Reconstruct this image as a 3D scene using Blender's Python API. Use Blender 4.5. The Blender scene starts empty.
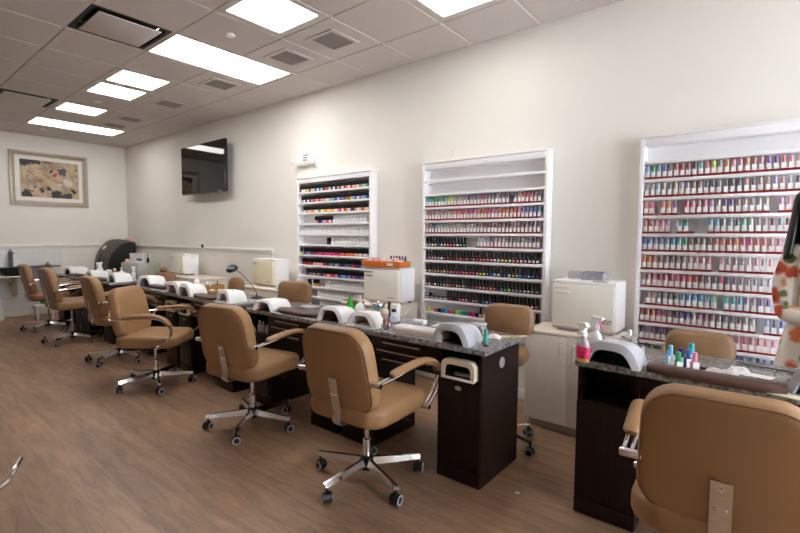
import bpy, bmesh, math, random
from mathutils import Vector, Matrix
random.seed(7)
S = bpy.context.scene
COL = S.collection
PI = math.pi
R = math.radians

# ------------------------------------------------------------------ materials
def newmat(name):
    m = bpy.data.materials.new(name); m.use_nodes = True
    nt = m.node_tree
    return m, nt, nt.nodes['Principled BSDF']

def mat(name, col, rough=.5, metal=0., nscale=0., namt=.12, bump=0., bscale=None, coord='Object', stretch=(1, 1, 1), coat=0., emit=0., alpha=None, trans=0., spec=None):
    m, nt, b = newmat(name)
    b.inputs['Base Color'].default_value = (*col, 1)
    b.inputs['Roughness'].default_value = rough
    b.inputs['Metallic'].default_value = metal
    b.inputs['Coat Weight'].default_value = coat
    b.inputs['Transmission Weight'].default_value = trans
    if spec is not None: b.inputs['Specular IOR Level'].default_value = spec
    if emit:
        b.inputs['Emission Color'].default_value = (*col, 1); b.inputs['Emission Strength'].default_value = emit
    N = nt.nodes; L = nt.links
    if nscale or bump:
        tc = N.new('ShaderNodeTexCoord'); mp = N.new('ShaderNodeMapping'); mp.inputs['Scale'].default_value = stretch
        L.new(tc.outputs[coord], mp.inputs[0])
    if nscale:
        n = N.new('ShaderNodeTexNoise'); n.inputs['Scale'].default_value = nscale; n.inputs['Detail'].default_value = 4
        L.new(mp.outputs[0], n.inputs['Vector'])
        r = N.new('ShaderNodeValToRGB')
        r.color_ramp.elements[0].position = .3; r.color_ramp.elements[1].position = .7
        r.color_ramp.elements[0].color = (*[c * (1 - namt) for c in col], 1)
        r.color_ramp.elements[1].color = (*[min(1, c * (1 + namt)) for c in col], 1)
        L.new(n.outputs['Fac'], r.inputs[0]); L.new(r.outputs[0], b.inputs['Base Color'])
    if bump:
        n2 = N.new('ShaderNodeTexNoise'); n2.inputs['Scale'].default_value = bscale or 60; n2.inputs['Detail'].default_value = 3
        L.new(mp.outputs[0], n2.inputs['Vector'])
        bp = N.new('ShaderNodeBump'); bp.inputs['Strength'].default_value = bump; bp.inputs['Distance'].default_value = .01
        L.new(n2.outputs['Fac'], bp.inputs['Height']); L.new(bp.outputs[0], b.inputs['Normal'])
    return m

def objcol(name, rough=.25, coat=0., dim=1.0):
    m, nt, b = newmat(name)
    oi = nt.nodes.new('ShaderNodeObjectInfo')
    nt.links.new(oi.outputs['Color'], b.inputs['Base Color'])
    b.inputs['Roughness'].default_value = rough; b.inputs['Coat Weight'].default_value = coat
    return m

M = {}
M['wall'] = mat('warm_white_paint', (.82, .79, .74), .75, nscale=1.2, namt=.012, bump=.04, bscale=180)
M['panel'] = mat('white_wainscot_paint', (.80, .775, .715), .5, nscale=2, namt=.01)
M['white'] = mat('white_laminate', (.88, .87, .885), .38, nscale=3, namt=.01)
M['whiteplastic'] = mat('white_plastic', (.86, .86, .87), .28, nscale=6, namt=.01)
M['greyplastic'] = mat('pale_grey_plastic', (.47, .48, .51), .35, nscale=6, namt=.02)
M['creamplastic'] = mat('cream_plastic', (.78, .70, .55), .35, nscale=6, namt=.02)
M['creamdoor'] = mat('cream_enamel', (.84, .80, .72), .35, nscale=5, namt=.015)
M['yellowdoor'] = mat('yellowed_cream_enamel', (.80, .72, .52), .35, nscale=5, namt=.02)
M['creamlam'] = mat('cream_cabinet_laminate', (.76, .675, .585), .45, nscale=5, namt=.03, stretch=(6, 6, .5))
M['toekick'] = mat('beige_plinth', (.42, .35, .28), .5, nscale=6, namt=.05)
M['greymetal'] = mat('grey_green_enamel', (.52, .53, .47), .4, nscale=5, namt=.02)
M['chrome'] = mat('chrome', (.82, .82, .84), .12, 1., nscale=8, namt=.02)
M['steel'] = mat('brushed_steel', (.62, .60, .57), .32, 1., nscale=30, namt=.08, stretch=(1, 1, 8))
M['satin'] = mat('satin_chrome', (.75, .75, .76), .28, .75, nscale=20, namt=.03)
M['pull'] = mat('satin_nickel', (.55, .49, .43), .35, 1., nscale=20, namt=.05)
M['black'] = mat('black_plastic', (.012, .012, .013), .38, nscale=10, namt=.2)
M['blackgloss'] = mat('black_gloss', (.008, .008, .009), .12, nscale=10, namt=.2)
M['dark'] = mat('dark_interior', (.02, .016, .015), .6, nscale=10, namt=.2)
M['rimgrey'] = mat('grey_rubber', (.42, .42, .43), .5, nscale=20, namt=.05)
M['tan'] = mat('tan_vinyl', (.318, .175, .080), .42, nscale=3, namt=.05, bump=.12, bscale=260)
M['tanseam'] = mat('tan_vinyl_piping', (.27, .14, .06), .5, nscale=8, namt=.06)
M['techtan'] = mat('caramel_vinyl', (.27, .15, .072), .4, nscale=3, namt=.05, bump=.1, bscale=260)
M['brownpad'] = mat('brown_leather', (.075, .033, .023), .42, nscale=12, namt=.15, bump=.15, bscale=300)
M['tpanel'] = mat('acoustic_tile_panel', (.62, .565, .54), .9, nscale=40, namt=.03, bump=.25, bscale=220)
M['tbar'] = mat('ceiling_tee_bar', (.58, .54, .51), .55, nscale=3, namt=.015)
M['grille'] = mat('grille_grey', (.30, .27, .25), .6, nscale=20, namt=.1)
M['light'] = mat('light_diffuser', (1., .975, .94), .6, emit=5.0, nscale=2, namt=.005)
M['gold'] = mat('champagne_frame', (.58, .50, .40), .35, .6, nscale=25, namt=.06)
M['mat'] = mat('picture_mount', (.80, .77, .74), .8, nscale=10, namt=.01)
M['silver'] = mat('silver_lining', (.72, .68, .62), .3, .7, nscale=25, namt=.04)
M['screen'] = mat('glossy_black_screen', (.012, .010, .010), .03, nscale=3, namt=.1)
M['glass'] = mat('clear_glass', (.86, .93, .92), .05, trans=.92, nscale=3, namt=.01)
M['frost'] = mat('clear_plastic', (.80, .80, .84), .2, trans=.55, nscale=5, namt=.03)
M['smoke'] = mat('smoky_plastic', (.42, .42, .50), .2, trans=.3, nscale=60, namt=.25)
M['greenglass'] = mat('dark_green_glass_counter', (.012, .035, .026), .08, nscale=4, namt=.2)
M['red'] = mat('dark_red_acrylic', (.24, .012, .016), .3, nscale=10, namt=.08)
M['lab'] = mat('white_paper_label', (.88, .87, .86), .6, nscale=420, namt=.10)
M['orange'] = mat('orange_lacquer', (.66, .165, .02), .4, nscale=8, namt=.06)
M['honey'] = mat('honey_wood', (.40, .205, .075), .45, nscale=12, namt=.2, stretch=(1, 6, 6))
M['brushhair'] = mat('pale_bristle', (.66, .52, .36), .8, nscale=90, namt=.2, stretch=(1, 1, .1))
M['tissue'] = mat('white_tissue', (.84, .82, .79), .8, nscale=30, namt=.03)
M['towel'] = mat('off_white_towel', (.74, .70, .67), .9, nscale=120, namt=.06, bump=.4, bscale=240)
M['green'] = mat('bright_green_plastic', (.03, .50, .05), .3, nscale=6, namt=.06)
M['pinklabel'] = mat('magenta_label', (.68, .02, .13), .45, nscale=55, namt=.5)
M['amber'] = mat('amber_liquid', (.62, .38, .09), .2, nscale=6, namt=.05)
M['pink'] = mat('pink_plastic', (.80, .42, .42), .4, nscale=20, namt=.1)
M['hotpink'] = mat('magenta_plastic', (.62, .03, .25), .4, nscale=20, namt=.1)
M['teal'] = mat('teal_print', (.02, .33, .29), .4, nscale=20, namt=.1)
M['blue'] = mat('blue_print', (.06, .10, .42), .4, nscale=20, namt=.1)
M['yellow'] = mat('pale_yellow_card', (.72, .58, .24), .6, nscale=20, namt=.08)
M['paper'] = mat('printed_paper', (.72, .70, .52), .7, nscale=90, namt=.18)
M['ink'] = mat('grey_print', (.16, .15, .14), .5, nscale=20, namt=.05)
M['beigein'] = mat('beige_lining', (.60, .52, .43), .5, nscale=9, namt=.04)
M['rosein'] = mat('rose_brown_lining', (.34, .14, .10), .45, nscale=9, namt=.06)
M['shell'] = mat('grey_brown_shell', (.085, .075, .07), .45, nscale=14, namt=.12)
M['skin'] = mat('skin', (.62, .38, .27), .5, nscale=14, namt=.04)
M['hair'] = mat('black_hair', (.008, .007, .007), .42, nscale=60, namt=.5, stretch=(4, 4, .3))
M['lip'] = mat('lip', (.42, .10, .10), .4, nscale=10, namt=.05)
M['polish'] = objcol('polish_colour', .22, .3)
M['polishcap'] = objcol('polish_cap_colour', .35)
M['dot'] = objcol('polish_swatch_dot', .3, .4)
M['gblack'] = mat('black_bottle', (.004, .004, .005), .4, nscale=20, namt=.2, spec=.25)
M['seethru'] = mat('pale_bottle', (.85, .84, .83), .25, nscale=30, namt=.08)
M['greycap'] = mat('grey_cap', (.70, .70, .70), .35, nscale=30, namt=.08)

def granite():
    m, nt, b = newmat('grey_granite'); N = nt.nodes; L = nt.links
    tc = N.new('ShaderNodeTexCoord')
    v = N.new('ShaderNodeTexVoronoi'); v.inputs['Scale'].default_value = 95
    n = N.new('ShaderNodeTexNoise'); n.inputs['Scale'].default_value = 70; n.inputs['Detail'].default_value = 6
    n2 = N.new('ShaderNodeTexNoise'); n2.inputs['Scale'].default_value = 9
    for x in (v, n, n2): L.new(tc.outputs['Object'], x.inputs['Vector'])
    r = N.new('ShaderNodeValToRGB'); e = r.color_ramp.elements
    e[0].position = .36; e[0].color = (.018, .017, .018, 1)
    e[1].position = .68; e[1].color = (.36, .355, .36, 1)
    k = e.new(.5); k.color = (.15, .145, .15, 1)
    mx = N.new('ShaderNodeMix'); mx.data_type = 'RGBA'; mx.inputs['Factor'].default_value = .32
    L.new(n.outputs['Fac'], r.inputs[0]); L.new(r.outputs[0], mx.inputs['A']); 
    bw = N.new('ShaderNodeRGBToBW'); L.new(v.outputs['Color'], bw.inputs[0]); L.new(bw.outputs[0], mx.inputs['B'])
    m2 = N.new('ShaderNodeMix'); m2.data_type = 'RGBA'; m2.blend_type = 'MULTIPLY'; m2.inputs['Factor'].default_value = .35
    L.new(mx.outputs['Result'], m2.inputs['A']); L.new(n2.outputs['Color'], m2.inputs['B'])
    L.new(m2.outputs['Result'], b.inputs['Base Color']); b.inputs['Roughness'].default_value = .16
    return m
M['granite'] = granite()

def espresso():
    m, nt, b = newmat('espresso_wood'); N = nt.nodes; L = nt.links
    tc = N.new('ShaderNodeTexCoord'); mp = N.new('ShaderNodeMapping'); mp.inputs['Scale'].default_value = (22, 22, 1.1)
    L.new(tc.outputs['Object'], mp.inputs[0])
    n = N.new('ShaderNodeTexNoise'); n.inputs['Scale'].default_value = 3; n.inputs['Detail'].default_value = 5
    L.new(mp.outputs[0], n.inputs['Vector'])
    r = N.new('ShaderNodeValToRGB'); e = r.color_ramp.elements
    e[0].position = .3; e[0].color = (.0050, .0018, .0016, 1); e[1].position = .75; e[1].color = (.016, .0055, .0045, 1)
    L.new(n.outputs['Fac'], r.inputs[0]); L.new(r.outputs[0], b.inputs['Base Color'])
    b.inputs['Roughness'].default_value = .38; b.inputs['Specular IOR Level'].default_value = .3
    return m
M['wood'] = espresso()

def floor_mat():
    m, nt, b = newmat('brown_vinyl_planks'); N = nt.nodes; L = nt.links
    tc = N.new('ShaderNodeTexCoord')
    br = N.new('ShaderNodeTexBrick'); br.offset = .37; br.offset_frequency = 2
    br.inputs['Scale'].default_value = 1; br.inputs['Brick Width'].default_value = 1.22; br.inputs['Row Height'].default_value = .18
    br.inputs['Mortar Size'].default_value = .0012; br.inputs['Mortar Smooth'].default_value = .3; br.inputs['Bias'].default_value = 0
    br.inputs['Color1'].default_value = (.40, .245, .152, 1); br.inputs['Color2'].default_value = (.31, .188, .118, 1); br.inputs['Mortar'].default_value = (.19, .125, .085, 1)
    L.new(tc.outputs['Object'], br.inputs['Vector'])
    mp = N.new('ShaderNodeMapping'); mp.inputs['Scale'].default_value = (1.3, 9, 1); L.new(tc.outputs['Object'], mp.inputs[0])
    n = N.new('ShaderNodeTexNoise'); n.inputs['Scale'].default_value = 2.2; n.inputs['Detail'].default_value = 8; n.inputs['Roughness'].default_value = .62; n.inputs['Distortion'].default_value = .9
    L.new(mp.outputs[0], n.inputs['Vector'])
    r = N.new('ShaderNodeValToRGB'); e = r.color_ramp.elements
    e[0].position = .32; e[0].color = (.55, .55, .57, 1); e[1].position = .7; e[1].color = (1.12, 1.1, 1.06, 1)
    L.new(n.outputs['Fac'], r.inputs[0])
    mx = N.new('ShaderNodeMix'); mx.data_type = 'RGBA'; mx.blend_type = 'MULTIPLY'; mx.inputs['Factor'].default_value = .85
    L.new(br.outputs['Color'], mx.inputs['A']); L.new(r.outputs[0], mx.inputs['B'])
    n3 = N.new('ShaderNodeTexNoise'); n3.inputs['Scale'].default_value = 1.3; n3.inputs['Detail'].default_value = 3
    L.new(tc.outputs['Object'], n3.inputs['Vector'])
    r3 = N.new('ShaderNodeValToRGB'); e = r3.color_ramp.elements
    e[0].position = .35; e[0].color = (.84, .86, .88, 1); e[1].position = .65; e[1].color = (1.06, 1.02, .98, 1)
    L.new(n3.outputs['Fac'], r3.inputs[0])
    m2 = N.new('ShaderNodeMix'); m2.data_type = 'RGBA'; m2.blend_type = 'MULTIPLY'; m2.inputs['Factor'].default_value = .8
    L.new(mx.outputs['Result'], m2.inputs['A']); L.new(r3.outputs[0], m2.inputs['B'])
    L.new(m2.outputs['Result'], b.inputs['Base Color'])
    b.inputs['Roughness'].default_value = .42
    bp = N.new('ShaderNodeBump'); bp.inputs['Strength'].default_value = .12; bp.inputs['Distance'].default_value = .004
    L.new(n.outputs['Fac'], bp.inputs['Height']); L.new(bp.outputs[0], b.inputs['Normal'])
    return m
M['floor'] = floor_mat()

def tile_mat():
    m, nt, b = newmat('white_subway_tile'); N = nt.nodes; L = nt.links
    tc = N.new('ShaderNodeTexCoord'); mp = N.new('ShaderNodeMapping'); mp.inputs['Rotation'].default_value = (0, PI / 2, PI / 2)
    sp = N.new('ShaderNodeSeparateXYZ'); cb = N.new('ShaderNodeCombineXYZ')
    L.new(tc.outputs['Object'], sp.inputs[0]); L.new(sp.outputs['Y'], cb.inputs['X']); L.new(sp.outputs['Z'], cb.inputs['Y'])
    br = N.new('ShaderNodeTexBrick'); br.inputs['Scale'].default_value = 1; br.inputs['Brick Width'].default_value = .30; br.inputs['Row Height'].default_value = .075
    br.inputs['Mortar Size'].default_value = .003
    br.inputs['Color1'].default_value = (.80, .80, .80, 1); br.inputs['Color2'].default_value = (.76, .76, .765, 1); br.inputs['Mortar'].default_value = (.69, .68, .66, 1)
    L.new(cb.outputs[0], br.inputs['Vector']); L.new(br.outputs['Color'], b.inputs['Base Color'])
    b.inputs['Roughness'].default_value = .22
    return m
M['tile'] = tile_mat()

def blob_mat(name, base, blobs, rough=.6, scale=1., distort=.12, dscale=9., base_noise=None):
    """blotches at given object-space points: (x,y,z,radius,colour)"""
    m, nt, b = newmat(name); N = nt.nodes; L = nt.links
    tc = N.new('ShaderNodeTexCoord')
    nz = N.new('ShaderNodeTexNoise'); nz.inputs['Scale'].default_value = dscale; nz.inputs['Detail'].default_value = 5
    L.new(tc.outputs['Object'], nz.inputs['Vector'])
    sub = N.new('ShaderNodeVectorMath'); sub.operation = 'SUBTRACT'; sub.inputs[1].default_value = (.5, .5, .5)
    L.new(nz.outputs['Color'], sub.inputs[0])
    sc = N.new('ShaderNodeVectorMath'); sc.operation = 'SCALE'; sc.inputs['Scale'].default_value = distort
    L.new(sub.outputs[0], sc.inputs[0])
    ad = N.new('ShaderNodeVectorMath'); ad.operation = 'ADD'
    L.new(tc.outputs['Object'], ad.inputs[0]); L.new(sc.outputs[0], ad.inputs[1])
    r = N.new('ShaderNodeValToRGB'); e = r.color_ramp.elements
    n2 = N.new('ShaderNodeTexNoise'); n2.inputs['Scale'].default_value = base_noise or 5; n2.inputs['Detail'].default_value = 4
    L.new(ad.outputs[0], n2.inputs['Vector']); L.new(n2.outputs['Fac'], r.inputs[0])
    e[0].position = .36; e[0].color = (*[c * (.62 if rough < .7 else .88) for c in base], 1); e[1].position = .58; e[1].color = (*base, 1)
    cur = r.outputs[0]
    for (x, y, z, rad, c) in blobs:
        d = N.new('ShaderNodeVectorMath'); d.operation = 'DISTANCE'; d.inputs[1].default_value = (x, y, z)
        L.new(ad.outputs[0], d.inputs[0])
        mr = N.new('ShaderNodeMapRange'); mr.inputs['From Min'].default_value = rad; mr.inputs['From Max'].default_value = rad * .7
        L.new(d.outputs['Value'], mr.inputs['Value'])
        mx = N.new('ShaderNodeMix'); mx.data_type = 'RGBA'; mx.inputs['B'].default_value = (*c, 1)
        L.new(mr.outputs[0], mx.inputs['Factor']); L.new(cur, mx.inputs['A']); cur = mx.outputs['Result']
    L.new(cur, b.inputs['Base Color']); b.inputs['Roughness'].default_value = rough
    return m

# ------------------------------------------------------------------ mesh helpers
class MB:
    def __init__(s): s.v = []; s.f = []; s.mi = []; s.sm = []
    def add(s, vs, fs, mi=0, sm=True, T=None):
        o = len(s.v)
        s.v += [tuple(T @ Vector(p)) if T else tuple(p) for p in vs]
        for f in fs:
            s.f.append(tuple(i + o for i in f)); s.mi.append(mi); s.sm.append(sm)
        return s
    def box(s, x0, x1, y0, y1, z0, z1, bev=0., mi=0, T=None, seg=2):
        if not bev:
            vs = [(x, y, z) for x in (x0, x1) for y in (y0, y1) for z in (z0, z1)]
            fs = [(0, 1, 3, 2), (4, 6, 7, 5), (0, 4, 5, 1), (2, 3, 7, 6), (0, 2, 6, 4), (1, 5, 7, 3)]
            return s.add(vs, fs, mi, False, T)
        bm = bmesh.new()
        bmesh.ops.create_cube(bm, size=1)
        for v in bm.verts:
            v.co = Vector(((x0 + x1) / 2 + v.co.x * (x1 - x0), (y0 + y1) / 2 + v.co.y * (y1 - y0), (z0 + z1) / 2 + v.co.z * (z1 - z0)))
        bmesh.ops.bevel(bm, geom=bm.edges[:], offset=bev, segments=seg, affect='EDGES', profile=.5)
        bm.verts.index_update()
        s.add([v.co[:] for v in bm.verts], [[v.index for v in f.verts] for f in bm.faces], mi, True, T)
        bm.free(); return s
    def loft(s, rings, mi=0, sm=True, cap0=True, cap1=True, closed=True, T=None):
        n = len(rings[0]); vs = [p for r in rings for p in r]; fs = []
        for i in range(len(rings) - 1):
            for j in range(n if closed else n - 1):
                k = (j + 1) % n
                fs.append((i * n + j, i * n + k, (i + 1) * n + k, (i + 1) * n + j))
        if cap0: fs.append(tuple(range(n))[::-1])
        if cap1: fs.append(tuple((len(rings) - 1) * n + j for j in range(n)))
        return s.add(vs, fs, mi, sm, T)
    def tube(s, pts, r, n=8, mi=0, T=None, flat=None, up=None, caps=True):
        """sweep a circle (or ellipse flat=(a,b)) along pts; r may be a list"""
        P = [Vector(p) for p in pts]; rings = []; prev = None
        for i, p in enumerate(P):
            t = ((P[min(i + 1, len(P) - 1)] - p).normalized() + (p - P[max(i - 1, 0)]).normalized()).normalized()
            u = Vector(up) if up else (prev if prev else (Vector((0, 0, 1)) if abs(t.z) < .9 else Vector((1, 0, 0))))
            a = (u - t * u.dot(t)).normalized(); prev = a; b = t.cross(a)
            rr = r[i] if isinstance(r, (list, tuple)) else r
            fa, fb = flat if flat else (1, 1)
            rings.append([tuple(p + a * math.cos(2 * PI * k / n) * rr * fa + b * math.sin(2 * PI * k / n) * rr * fb) for k in range(n)])
        return s.loft(rings, mi, True, caps, caps, T=T)
    def lathe(s, prof, n=16, c=(0, 0, 0), mi=0, T=None, sx=1, sy=1):
        rings = [[(c[0] + r * sx * math.cos(2 * PI * k / n), c[1] + r * sy * math.sin(2 * PI * k / n), c[2] + z) for k in range(n)] for r, z in prof]
        return s.loft(rings, mi, True, T=T)
    def prism(s, poly, d0, d1, axis='y', mi=0, sm=False, T=None):
        def P(a, b, d): return {'y': (a, d, b), 'x': (d, a, b), 'z': (a, b, d)}[axis]
        n = len(poly)
        vs = [P(a, b, d0) for a, b in poly] + [P(a, b, d1) for a, b in poly]
        fs = [(i, (i + 1) % n, n + (i + 1) % n, n + i) for i in range(n)] + [tuple(range(n))[::-1], tuple(range(n, 2 * n))]
        return s.add(vs, fs, mi, sm, T)
    def build(s, name, mats, parent=None, loc=None, rot=None, fix=True, sharp=35):
        me = bpy.data.meshes.new(name); me.from_pydata(s.v, [], s.f)
        if not isinstance(mats, (list, tuple)): mats = [mats]
        for m in mats: me.materials.append(M[m] if isinstance(m, str) else m)
        for p, mi, sm in zip(me.polygons, s.mi, s.sm): p.material_index = mi; p.use_smooth = sm
        if fix:
            bm = bmesh.new(); bm.from_mesh(me); bmesh.ops.recalc_face_normals(bm, faces=bm.faces[:]); bm.to_mesh(me); bm.free()
        try: me.set_sharp_from_angle(angle=R(sharp))
        except Exception: pass
        o = bpy.data.objects.new(name, me); COL.objects.link(o)
        if parent: o.parent = parent
        if loc: o.location = loc
        if rot is not None: o.rotation_euler = (0, 0, rot) if not isinstance(rot, tuple) else rot
        return o

def tag(o, label, cat, group=None):
    o['label'] = label; o['category'] = cat
    if group: o['group'] = group
    return o
def thing(name, label, cat, loc=(0, 0, 0), rz=0., group=None):
    o = bpy.data.objects.new(name, None); COL.objects.link(o); o.empty_display_size = .05
    o.location = loc; o.rotation_euler = (0, 0, rz)
    return tag(o, label, cat, group)
def struct(o): o['kind'] = 'structure'; return o
def children(o): return [c for c in bpy.data.objects if c.parent == o]
def dup(root, loc, rz=0., label=None, cat=None, group=None):
    r = root.copy(); COL.objects.link(r); r.location = loc; r.rotation_euler = (0, 0, rz)
    if label: r['label'] = label
    if group: r['group'] = group
    for c in children(root):
        d = c.copy(); COL.objects.link(d); d.parent = r
        for g in children(c):
            e = g.copy(); COL.objects.link(e); e.parent = d
    return r
def dup_fast(kids, root, loc, rz, label, group, color):
    r = root.copy(); COL.objects.link(r); r.location = loc; r.rotation_euler = (0, 0, rz); r['label'] = label; r['group'] = group; r.color = color
    for c in kids:
        d = c.copy(); COL.objects.link(d); d.parent = r; d.color = color
    return r

def rrect(w, h, r, n=6):
    """rounded rectangle outline, list of (a,b)"""
    pts = []
    for cx, cy, a0 in ((w / 2 - r, h / 2 - r, 0), (-w / 2 + r, h / 2 - r, 90), (-w / 2 + r, -h / 2 + r, 180), (w / 2 - r, -h / 2 + r, 270)):
        for k in range(n + 1):
            a = R(a0 + 90 * k / n); pts.append((cx + r * math.cos(a), cy + r * math.sin(a)))
    return pts
def cushion(mb, w, h, r, t, er, fn, mi=0, puff=.0):
    """upholstered slab: outline w*h (corner r), thickness t, edge radius er; fn(a,b,c)->xyz"""
    rings = []
    def ring(inset, c, scale=1):
        o = rrect((w - 2 * inset), (h - 2 * inset), max(r - inset, .004))
        return [fn(a * scale, b * scale, c) for a, b in o]
    seq = [(er, t / 2 + puff, .04), (er, t / 2 + puff * .9, .4), (er, t / 2 + puff * .6, .7), (er, t / 2 + puff * .25, .9)]
    for ins, c, s_ in seq: rings.append(ring(ins, c, s_))
    for k in range(0, 6):
        a = R(90 * k / 5); rings.append(ring(er * (1 - math.sin(a)), t / 2 - er + er * math.cos(a)))
    for k in range(0, 6):
        a = R(90 * k / 5); rings.append(ring(er * (1 - math.cos(a)), -t / 2 + er - er * math.sin(a)))
    for ins, c, s_ in seq[::-1]: rings.append(ring(ins, -t / 2, s_))
    mb.loft(rings, mi, True)
    return mb

def bez(pts, n=24):
    """Catmull-Rom through pts"""
    P = [Vector(p) for p in pts]; P = [P[0] * 2 - P[1]] + P + [P[-1] * 2 - P[-2]]
    out = []
    segs = len(P) - 3
    for i in range(segs):
        a, b, c, d = P[i:i + 4]
        m = max(2, n // segs)
        for k in range(m):
            t = k / m
            out.append(.5 * ((2 * b) + (c - a) * t + (2 * a - 5 * b + 4 * c - d) * t * t + (3 * b - a - 3 * c + d) * t ** 3))
    out.append(P[-2]); return out
ORD = ['first', 'second', 'third', 'fourth', 'fifth', 'sixth', 'seventh', 'eighth', 'ninth', 'tenth', 'eleventh', 'twelfth', 'thirteenth', 'fourteenth', 'fifteenth', 'sixteenth', 'seventeenth', 'eighteenth', 'nineteenth', 'twentieth']
def nth(i):
    if i < 20: return ORD[i]
    t = ['twenty', 'thirty', 'forty'][(i + 1) // 10 - 2]; k = (i + 1) % 10
    return (t[:-1] + 'ieth') if k == 0 else t + '-' + ORD[k - 1]

H = 3.0548; XB = -9.78; XR = 3.0; YF = -6.2
# ------------------------------------------------------------------ room shell
struct(MB().box(XB - .1, XR + .1, YF - .1, .1, -.1, 0).build('floor', 'floor'))
struct(MB().box(XB - .1, XR + .1, 0, .12, 0, H + .1).build('wall_right', 'wall'))
struct(MB().box(XB - .12, XB, YF, 0, 0, H + .1).build('wall_far', 'wall'))
M['lowbounce'] = mat('low_bounce_taupe', (.34, .28, .23), .75, nscale=1.2, namt=.02)  # unseen wall made dark to keep bounce light off the chair backs
struct(MB().box(XB - .1, XR + .1, YF - .12, YF, 0, H + .1).build('wall_left', 'lowbounce'))
wb = MB()                                        # street end: glazed shop front behind the camera
wb.box(XR, XR + .12, YF, 0, 0, .35).box(XR, XR + .12, YF, 0, 2.75, H + .1).box(XR, XR + .12, YF, -2.9, .35, 2.75).box(XR, XR + .12, -.25, 0, .35, 2.75)
struct(wb.build('wall_near', 'wall'))
wf = MB()
for y0, y1 in ((-2.9, -2.84), (-1.61, -1.54), (-.31, -.25)): wf.box(XR + .02, XR + .10, y0, y1, .35, 2.75)
wf.box(XR + .02, XR + .10, -2.9, -.25, .35, .41).box(XR + .02, XR + .10, -2.9, -.25, 2.69, 2.75)
win = struct(wf.build('window_1', 'steel'))
gm, nt, b_ = newmat('window_glass'); tr = nt.nodes.new('ShaderNodeBsdfTransparent'); gl = nt.nodes.new('ShaderNodeBsdfGlossy'); gl.inputs['Roughness'].default_value = .02
ms = nt.nodes.new('ShaderNodeMixShader'); ms.inputs[0].default_value = .06
nt.links.new(tr.outputs[0], ms.inputs[1]); nt.links.new(gl.outputs[0], ms.inputs[2]); nt.links.new(ms.outputs[0], nt.nodes['Material Output'].inputs[0])
struct(MB().box(XR + .055, XR + .061, -2.84, -.31, .41, 2.69).build('window_pane', gm, win))

# ceiling: lay-in tiles on an exposed grid (61 cm)
GX = -3.9183; GY = -.53; P = .61
lights = [(-4.528, -1.75, .61, 1.22), (-3.308, -1.75, .61, .61), (-2.088, -1.14, .61, .61), (-5.748, -1.75, .61, .61), (-6.358, -1.75, .61, .61), (-7.578, -1.75, .61, .61), (-8.798, -1.75, .61, 1.22)]
holes = {}
xs = [GX + P * k for k in range(-10, 12)]; ys = [GY - P * k for k in range(0, 10)]
cb = MB()
xe = [XB] + [x for x in xs if XB < x < XR] + [XR]; ye = [0] + [y for y in ys if y > YF] + [YF]
def is_open(xm, ym):
    for lx, ly, w, d in lights:
        if lx < xm < lx + w and ly < ym < ly + d: return True
    return False
slots = [(-4.528, -2.36), (-7.578, -2.36)]
for i in range(len(xe) - 1):
    for j in range(len(ye) - 1):
        x0, x1, y1, y0 = xe[i], xe[i + 1], ye[j], ye[j + 1]; xm, ym = (x0 + x1) / 2, (y0 + y1) / 2
        if is_open(xm, ym): continue
        if any(abs(xm - sx - .305) < .1 and abs(ym - sy - .305) < .1 for sx, sy in slots): continue
        g = .011; sl = .017
        a = [(x0 + g, y0 + g, H), (x1 - g, y0 + g, H), (x1 - g, y1 - g, H), (x0 + g, y1 - g, H)]
        c = [(x0 + sl, y0 + sl, H - .006), (x1 - sl, y0 + sl, H - .006), (x1 - sl, y1 - sl, H - .006), (x0 + sl, y1 - sl, H - .006)]
        cb.add(a + c, [(0, 1, 5, 4), (1, 2, 6, 5), (2, 3, 7, 6), (3, 0, 4, 7), (4, 5, 6, 7)], 0, False)
cb.box(XB - .1, XR + .1, YF - .1, .1, H + .14, H + .2, 0, 1)
ceil = struct(cb.build('ceiling', ['tpanel', 'tbar'], fix=False))
tb = MB()
for x in xe: tb.box(x - .012, x + .012, YF, 0, H, H + .03)
for y in ye: tb.box(XB, XR, y - .012, y + .012, H + .0005, H + .03)
struct(tb.build('trim_1', 'tbar'))

M['light_dim'] = mat('dimmed_light_diffuser', (1., .96, .90), .6, emit=2.9, nscale=2, namt=.005)  # two farthest panels turned down so the far wall comes out darker
def ceiling_light(x, y, w, d, label, inset=.03, lamp='light'):
    t = thing('ceiling_light', label, 'ceiling light', (x + w / 2, y + d / 2, H), 0, 'ceiling light panels')
    f = MB(); W, D = w / 2 - .008, d / 2 - .008; i = inset
    f.box(-W, W, -D, -D + i, -.006, .03).box(-W, W, D - i, D, -.006, .03).box(-W, -W + i, -D + i, D - i, -.006, .03).box(W - i, W, -D + i, D - i, -.006, .03)
    f.build('frame', 'tbar', t)
    MB().box(-W + i, W - i, -D + i, D - i, .0, .012).build('diffuser', lamp, t)
LL = ['long lit ceiling panel nearest the camera, left of centre beside two grilles', 'square lit ceiling panel cut by the top edge of the photo', 'lit ceiling panel highest at right, above the bare wall', 'square lit panel directly right of its twin, the nearer of the touching pair', 'square lit panel of the touching pair, the one farther from the camera', 'single square lit ceiling panel beyond the touching pair', 'farthest long lit ceiling panel close to the wall with the framed picture']
for (lx, ly, w, d), lb in zip(lights, LL): ceiling_light(lx, ly, w, d, lb, .055 if d < 1 and lx > -4 else (.065 if d < 1 else (.034 if lx < -8 else .022)), 'light_dim' if lx < -7 else 'light')
# unseen panels added on the same grid to brighten near wall, cabinets and chair backs
EXTRA = [(-.868, -1.75), (.962, -1.75), (-3.308, -4.80)]
for ex, ey in EXTRA: ceiling_light(ex, ey, .61, 1.22 if ey > -3 else .61, 'added ceiling panel outside the view, brightening wall, cabinets and chairs', .03)

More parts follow.
